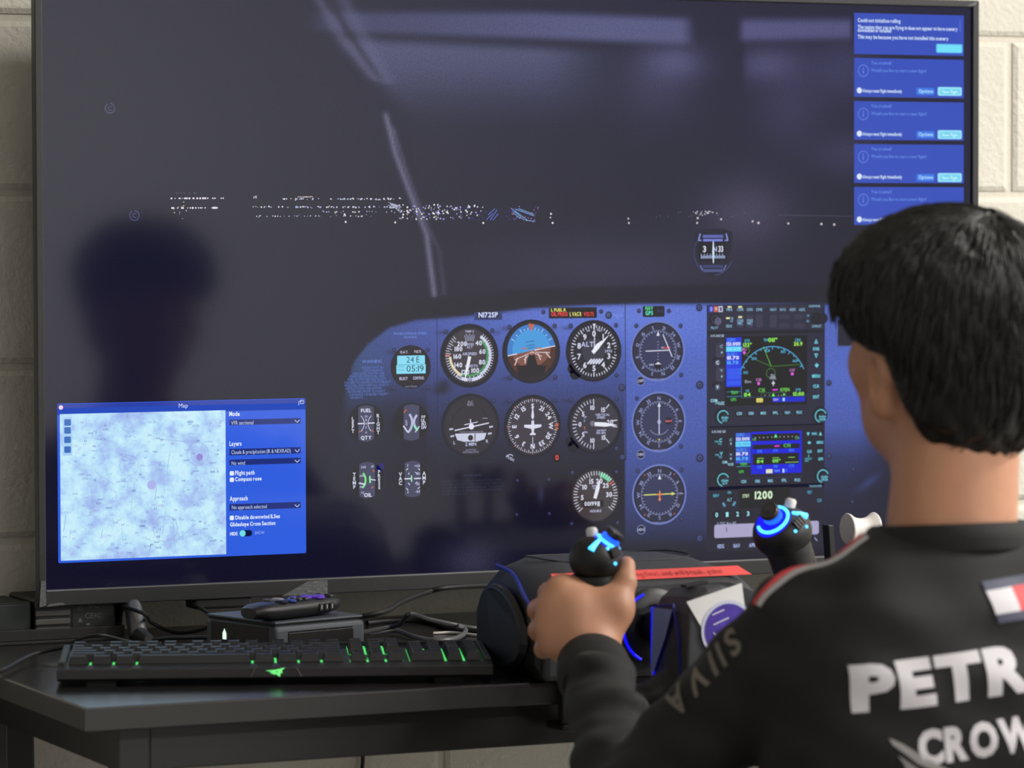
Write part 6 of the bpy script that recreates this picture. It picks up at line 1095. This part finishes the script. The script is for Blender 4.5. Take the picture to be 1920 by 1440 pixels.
for t in np.linspace(0, 2*PI, 49)[:-1]: ring.append(np.array([NB_[0]+0.0665*math.sin(t), NB_[1]+0.004-0.0705*math.cos(t), 0.955+0.006*math.cos(t)]))
cl_ = MB(); rings = []
for dr, dz_ in ((-0.002, -0.016), (0.006, -0.014), (0.0075, -0.004), (0.005, 0.007), (0.001, 0.010), (-0.003, 0.007), (-0.003, -0.014)):
    rings.append([p+np.array([(p[0]-NB_[0])/0.068*dr, (p[1]-NB_[1])/0.07*dr, dz_]) for p in ring])
cl_.loft(rings+[rings[0]], False).build('collar', shirt, M_SHIRT, smooth=True)
# --- prints on the back of the shirt
M_PRT = mat('print_white', (206, 202, 208), 0.6); M_PRR = mat('print_red', (206, 52, 58), 0.6); M_PRN = mat('print_navy', (62, 66, 88), 0.6); M_SLV = mat('print_taupe', (112, 104, 96), 0.6); M_SIL = mat('print_silver', (150, 146, 146), 0.6)
def stick(name, tris, m, parent=shirt, d=(0, 1, 0), off=0.0016, cuts_=3):
    """flat polygons (3-D, in a plane clear of the body) pressed along d onto the shirt"""
    bm = bmesh.new()
    for P in tris:
        vs = [bm.verts.new(p) for p in P]
        try: bm.faces.new(vs)
        except ValueError: pass
    bmesh.ops.triangulate(bm, faces=bm.faces); bmesh.ops.remove_doubles(bm, verts=bm.verts, dist=1e-5)
    for _ in range(cuts_):
        ed = [e for e in bm.edges if e.calc_length() > 0.007]
        if ed: bmesh.ops.subdivide_edges(bm, edges=ed, cuts=1, use_grid_fill=False); bmesh.ops.triangulate(bm, faces=bm.faces)
    dv = Vector(d).normalized(); org = Vector(root_loc(parent)); dead = []
    for v in bm.verts:
        h = sb.ray_cast(v.co, dv, 1.5)
        if h[0] is None: dead.append(v)
        else: v.co = h[0]-dv*off-org
    if dead: bmesh.ops.delete(bm, geom=dead, context='VERTS')
    bmesh.ops.recalc_face_normals(bm, faces=bm.faces); me = bpy.data.meshes.new(name); bm.to_mesh(me); bm.free(); me.materials.append(m); return link(name, me, parent, True)
TA = math.radians(5.5)
def bp(s_, t_, o=(-0.115, 0.825)): return (o[0]+s_*math.cos(TA)-t_*math.sin(TA), -1.6, o[1]+s_*math.sin(TA)+t_*math.cos(TA))
def btext(name, s, s0, s1, t0, h, m):
    v, f, wd = layout(s, 'x', 0.02); k = (s1-s0)/wd; stick(name, [[bp(s0+v[i][0]*k, t0+v[i][1]*h) for i in q] for q in f], m)
btext('back_lettering', 'PETRONAS', -0.144, 0.215, 0.001, 0.0365, M_PRT)
btext('sponsor_lettering', 'CROWDSTRIKE', -0.094, 0.157, -0.052, 0.027, M_PRT)
def q4(*p): return [bp(a, b) for a, b in p]
stick('sponsor_emblem', [q4((-0.118, -0.026), (-0.108, -0.032), (-0.085, -0.050), (-0.062, -0.064), (-0.070, -0.066), (-0.095, -0.052), (-0.116, -0.032)), q4((-0.112, -0.042), (-0.095, -0.056), (-0.070, -0.072), (-0.060, -0.080), (-0.075, -0.078), (-0.100, -0.062)), q4((-0.106, -0.053), (-0.085, -0.070), (-0.065, -0.086), (-0.080, -0.080), (-0.100, -0.064))], M_SIL)
stick('flag_patch', [q4((-0.0080, 0.0885), (0.0480, 0.0885), (0.0480, 0.0965), (-0.0080, 0.0965)), q4((-0.0040, 0.060), (0.0440, 0.060), (0.0450, 0.068), (-0.0050, 0.068))], M_PRN)
stick('flag_white', [q4((-0.0055, 0.068), (0.0200, 0.068), (0.0200, 0.0885), (-0.0080, 0.0885))], M_PRT); stick('flag_red', [q4((0.0200, 0.068), (0.0455, 0.068), (0.0480, 0.0885), (0.0200, 0.0885))], M_PRR)
# red and pale piping along both shoulder ridges
for s_, S_ in ((-1, SHL), (1, SHR)):
    for nm, dy, m_ in (('red_piping', 0.0, M_PRR), ('pale_piping', -0.007, M_SIL)):
        P = []
        for t in np.linspace(0.60, 1.36, 20):
            p = NB_*(1-t)+S_*t; h = sb.ray_cast(Vector((p[0], p[1]+dy+0.004-0.012*t, 1.2)), Vector((0, 0, -1)), 1.0)
            if h[0] is not None and h[0][2] > 0.80: P.append(np.array(h[0])+np.array([0, 0, 0.0004]))
        if len(P) > 3: MB().tube(P, 0.0034, 6).build(nm, shirt, m_, smooth=True)
# sleeve lettering
ua = (ELL-SHL)/np.linalg.norm(ELL-SHL); vd = np.array(CF)*0.75+np.array([0.66, 0, 0]); vd /= np.linalg.norm(vd); pa = np.cross(vd, ua); pa /= np.linalg.norm(pa)
v, f, wd = layout('AMG', 'b', 0.2); SO = SHL+ua*0.045-vd*0.3; tr = []
for i0, s in enumerate(('SIIVA',)):
    v, f, wd = layout(s, 'b', 0.3); hgt = 0.024
    tr += [[SO+ua*(v[i][0]*0.022-0.012)+pa*((v[i][1]-0.5)*hgt*(-1)+0.026) for i in q] for q in f]
stick('sleeve_lettering', tr, M_SLV, d=vd)
# --- trousers, shoes and the stool
M_TRS = mat('trousers', (34, 36, 44), 0.8, bump=(900, 0.15)); F = Field((-0.36, -1.28, 0.05), (0.14, -0.56, 0.58), 0.010)
F.ell((-0.115, -1.12, 0.50), (0.152, 0.115, 0.072), 0.03)
for s_ in (-1, 1): x_ = -0.115+s_*0.085; kx = -0.115+s_*0.115; F.cap((x_, -1.10, 0.492), (kx, -0.74, 0.515), 0.078, 0.062, 0.03); F.cap((kx, -0.74, 0.515), (kx, -0.72, 0.10), 0.062, 0.048, 0.02)
F.D = smax(F.D, (0.085-F.Z+0*F.X+0*F.Y).astype(np.float32), 0.004); np_mesh('trousers', [F.mesh()], M_TRS, PE)
for s_ in (-1, 1):
    kx = -0.115+s_*0.115; sh = MB(); sh.loft([[(kx+a*w_, y, z0+(z1-z0)*b) for a, b in ((-1, 0), (1, 0), (1, 0.55), (0.55, 1), (-0.55, 1), (-1, 0.55))] for y, w_, z0, z1 in ((-0.80, 0.028, 0.0, 0.07), (-0.79, 0.036, 0.0, 0.095), (-0.70, 0.038, 0.0, 0.10), (-0.62, 0.044, 0.0, 0.062), (-0.56, 0.040, 0.0, 0.045), (-0.535, 0.022, 0.004, 0.03))]); sh.build('shoe', PE, mat('shoe_dark', (30, 30, 32), 0.5), smooth=True, bevel=0.004)
stl = thing('stool', 'black round stool under the seated person', 'stool', (-0.115, -1.12, 0))
MB().lathe([(0.02, 0.375), (0.17, 0.378), (0.185, 0.39), (0.185, 0.41), (0.17, 0.424), (0.02, 0.428)], (-0.115, -1.12, 0), n=40).build('seat', stl, mat('seat_vinyl', (22, 22, 24), 0.5), smooth=True)
MB().lathe([(0.024, 0.06), (0.024, 0.376)], (-0.115, -1.12, 0), n=20).build('column', stl, M_CHROME, smooth=True)
for k in range(5): a = 2*PI*k/5+0.3; MB().tube([(-0.115+0.02*math.cos(a), -1.12+0.02*math.sin(a), 0.075), (-0.115+0.24*math.cos(a), -1.12+0.24*math.sin(a), 0.02)], [0.018, 0.014], 10).build('leg', stl, M_BLK, smooth=True); MB().ell((-0.115+0.24*math.cos(a), -1.12+0.24*math.sin(a), 0.0135), (0.015, 0, 0), (0, 0.015, 0), (0, 0, 0.0135), 12, 8).build('foot', stl, M_RUB, smooth=True)
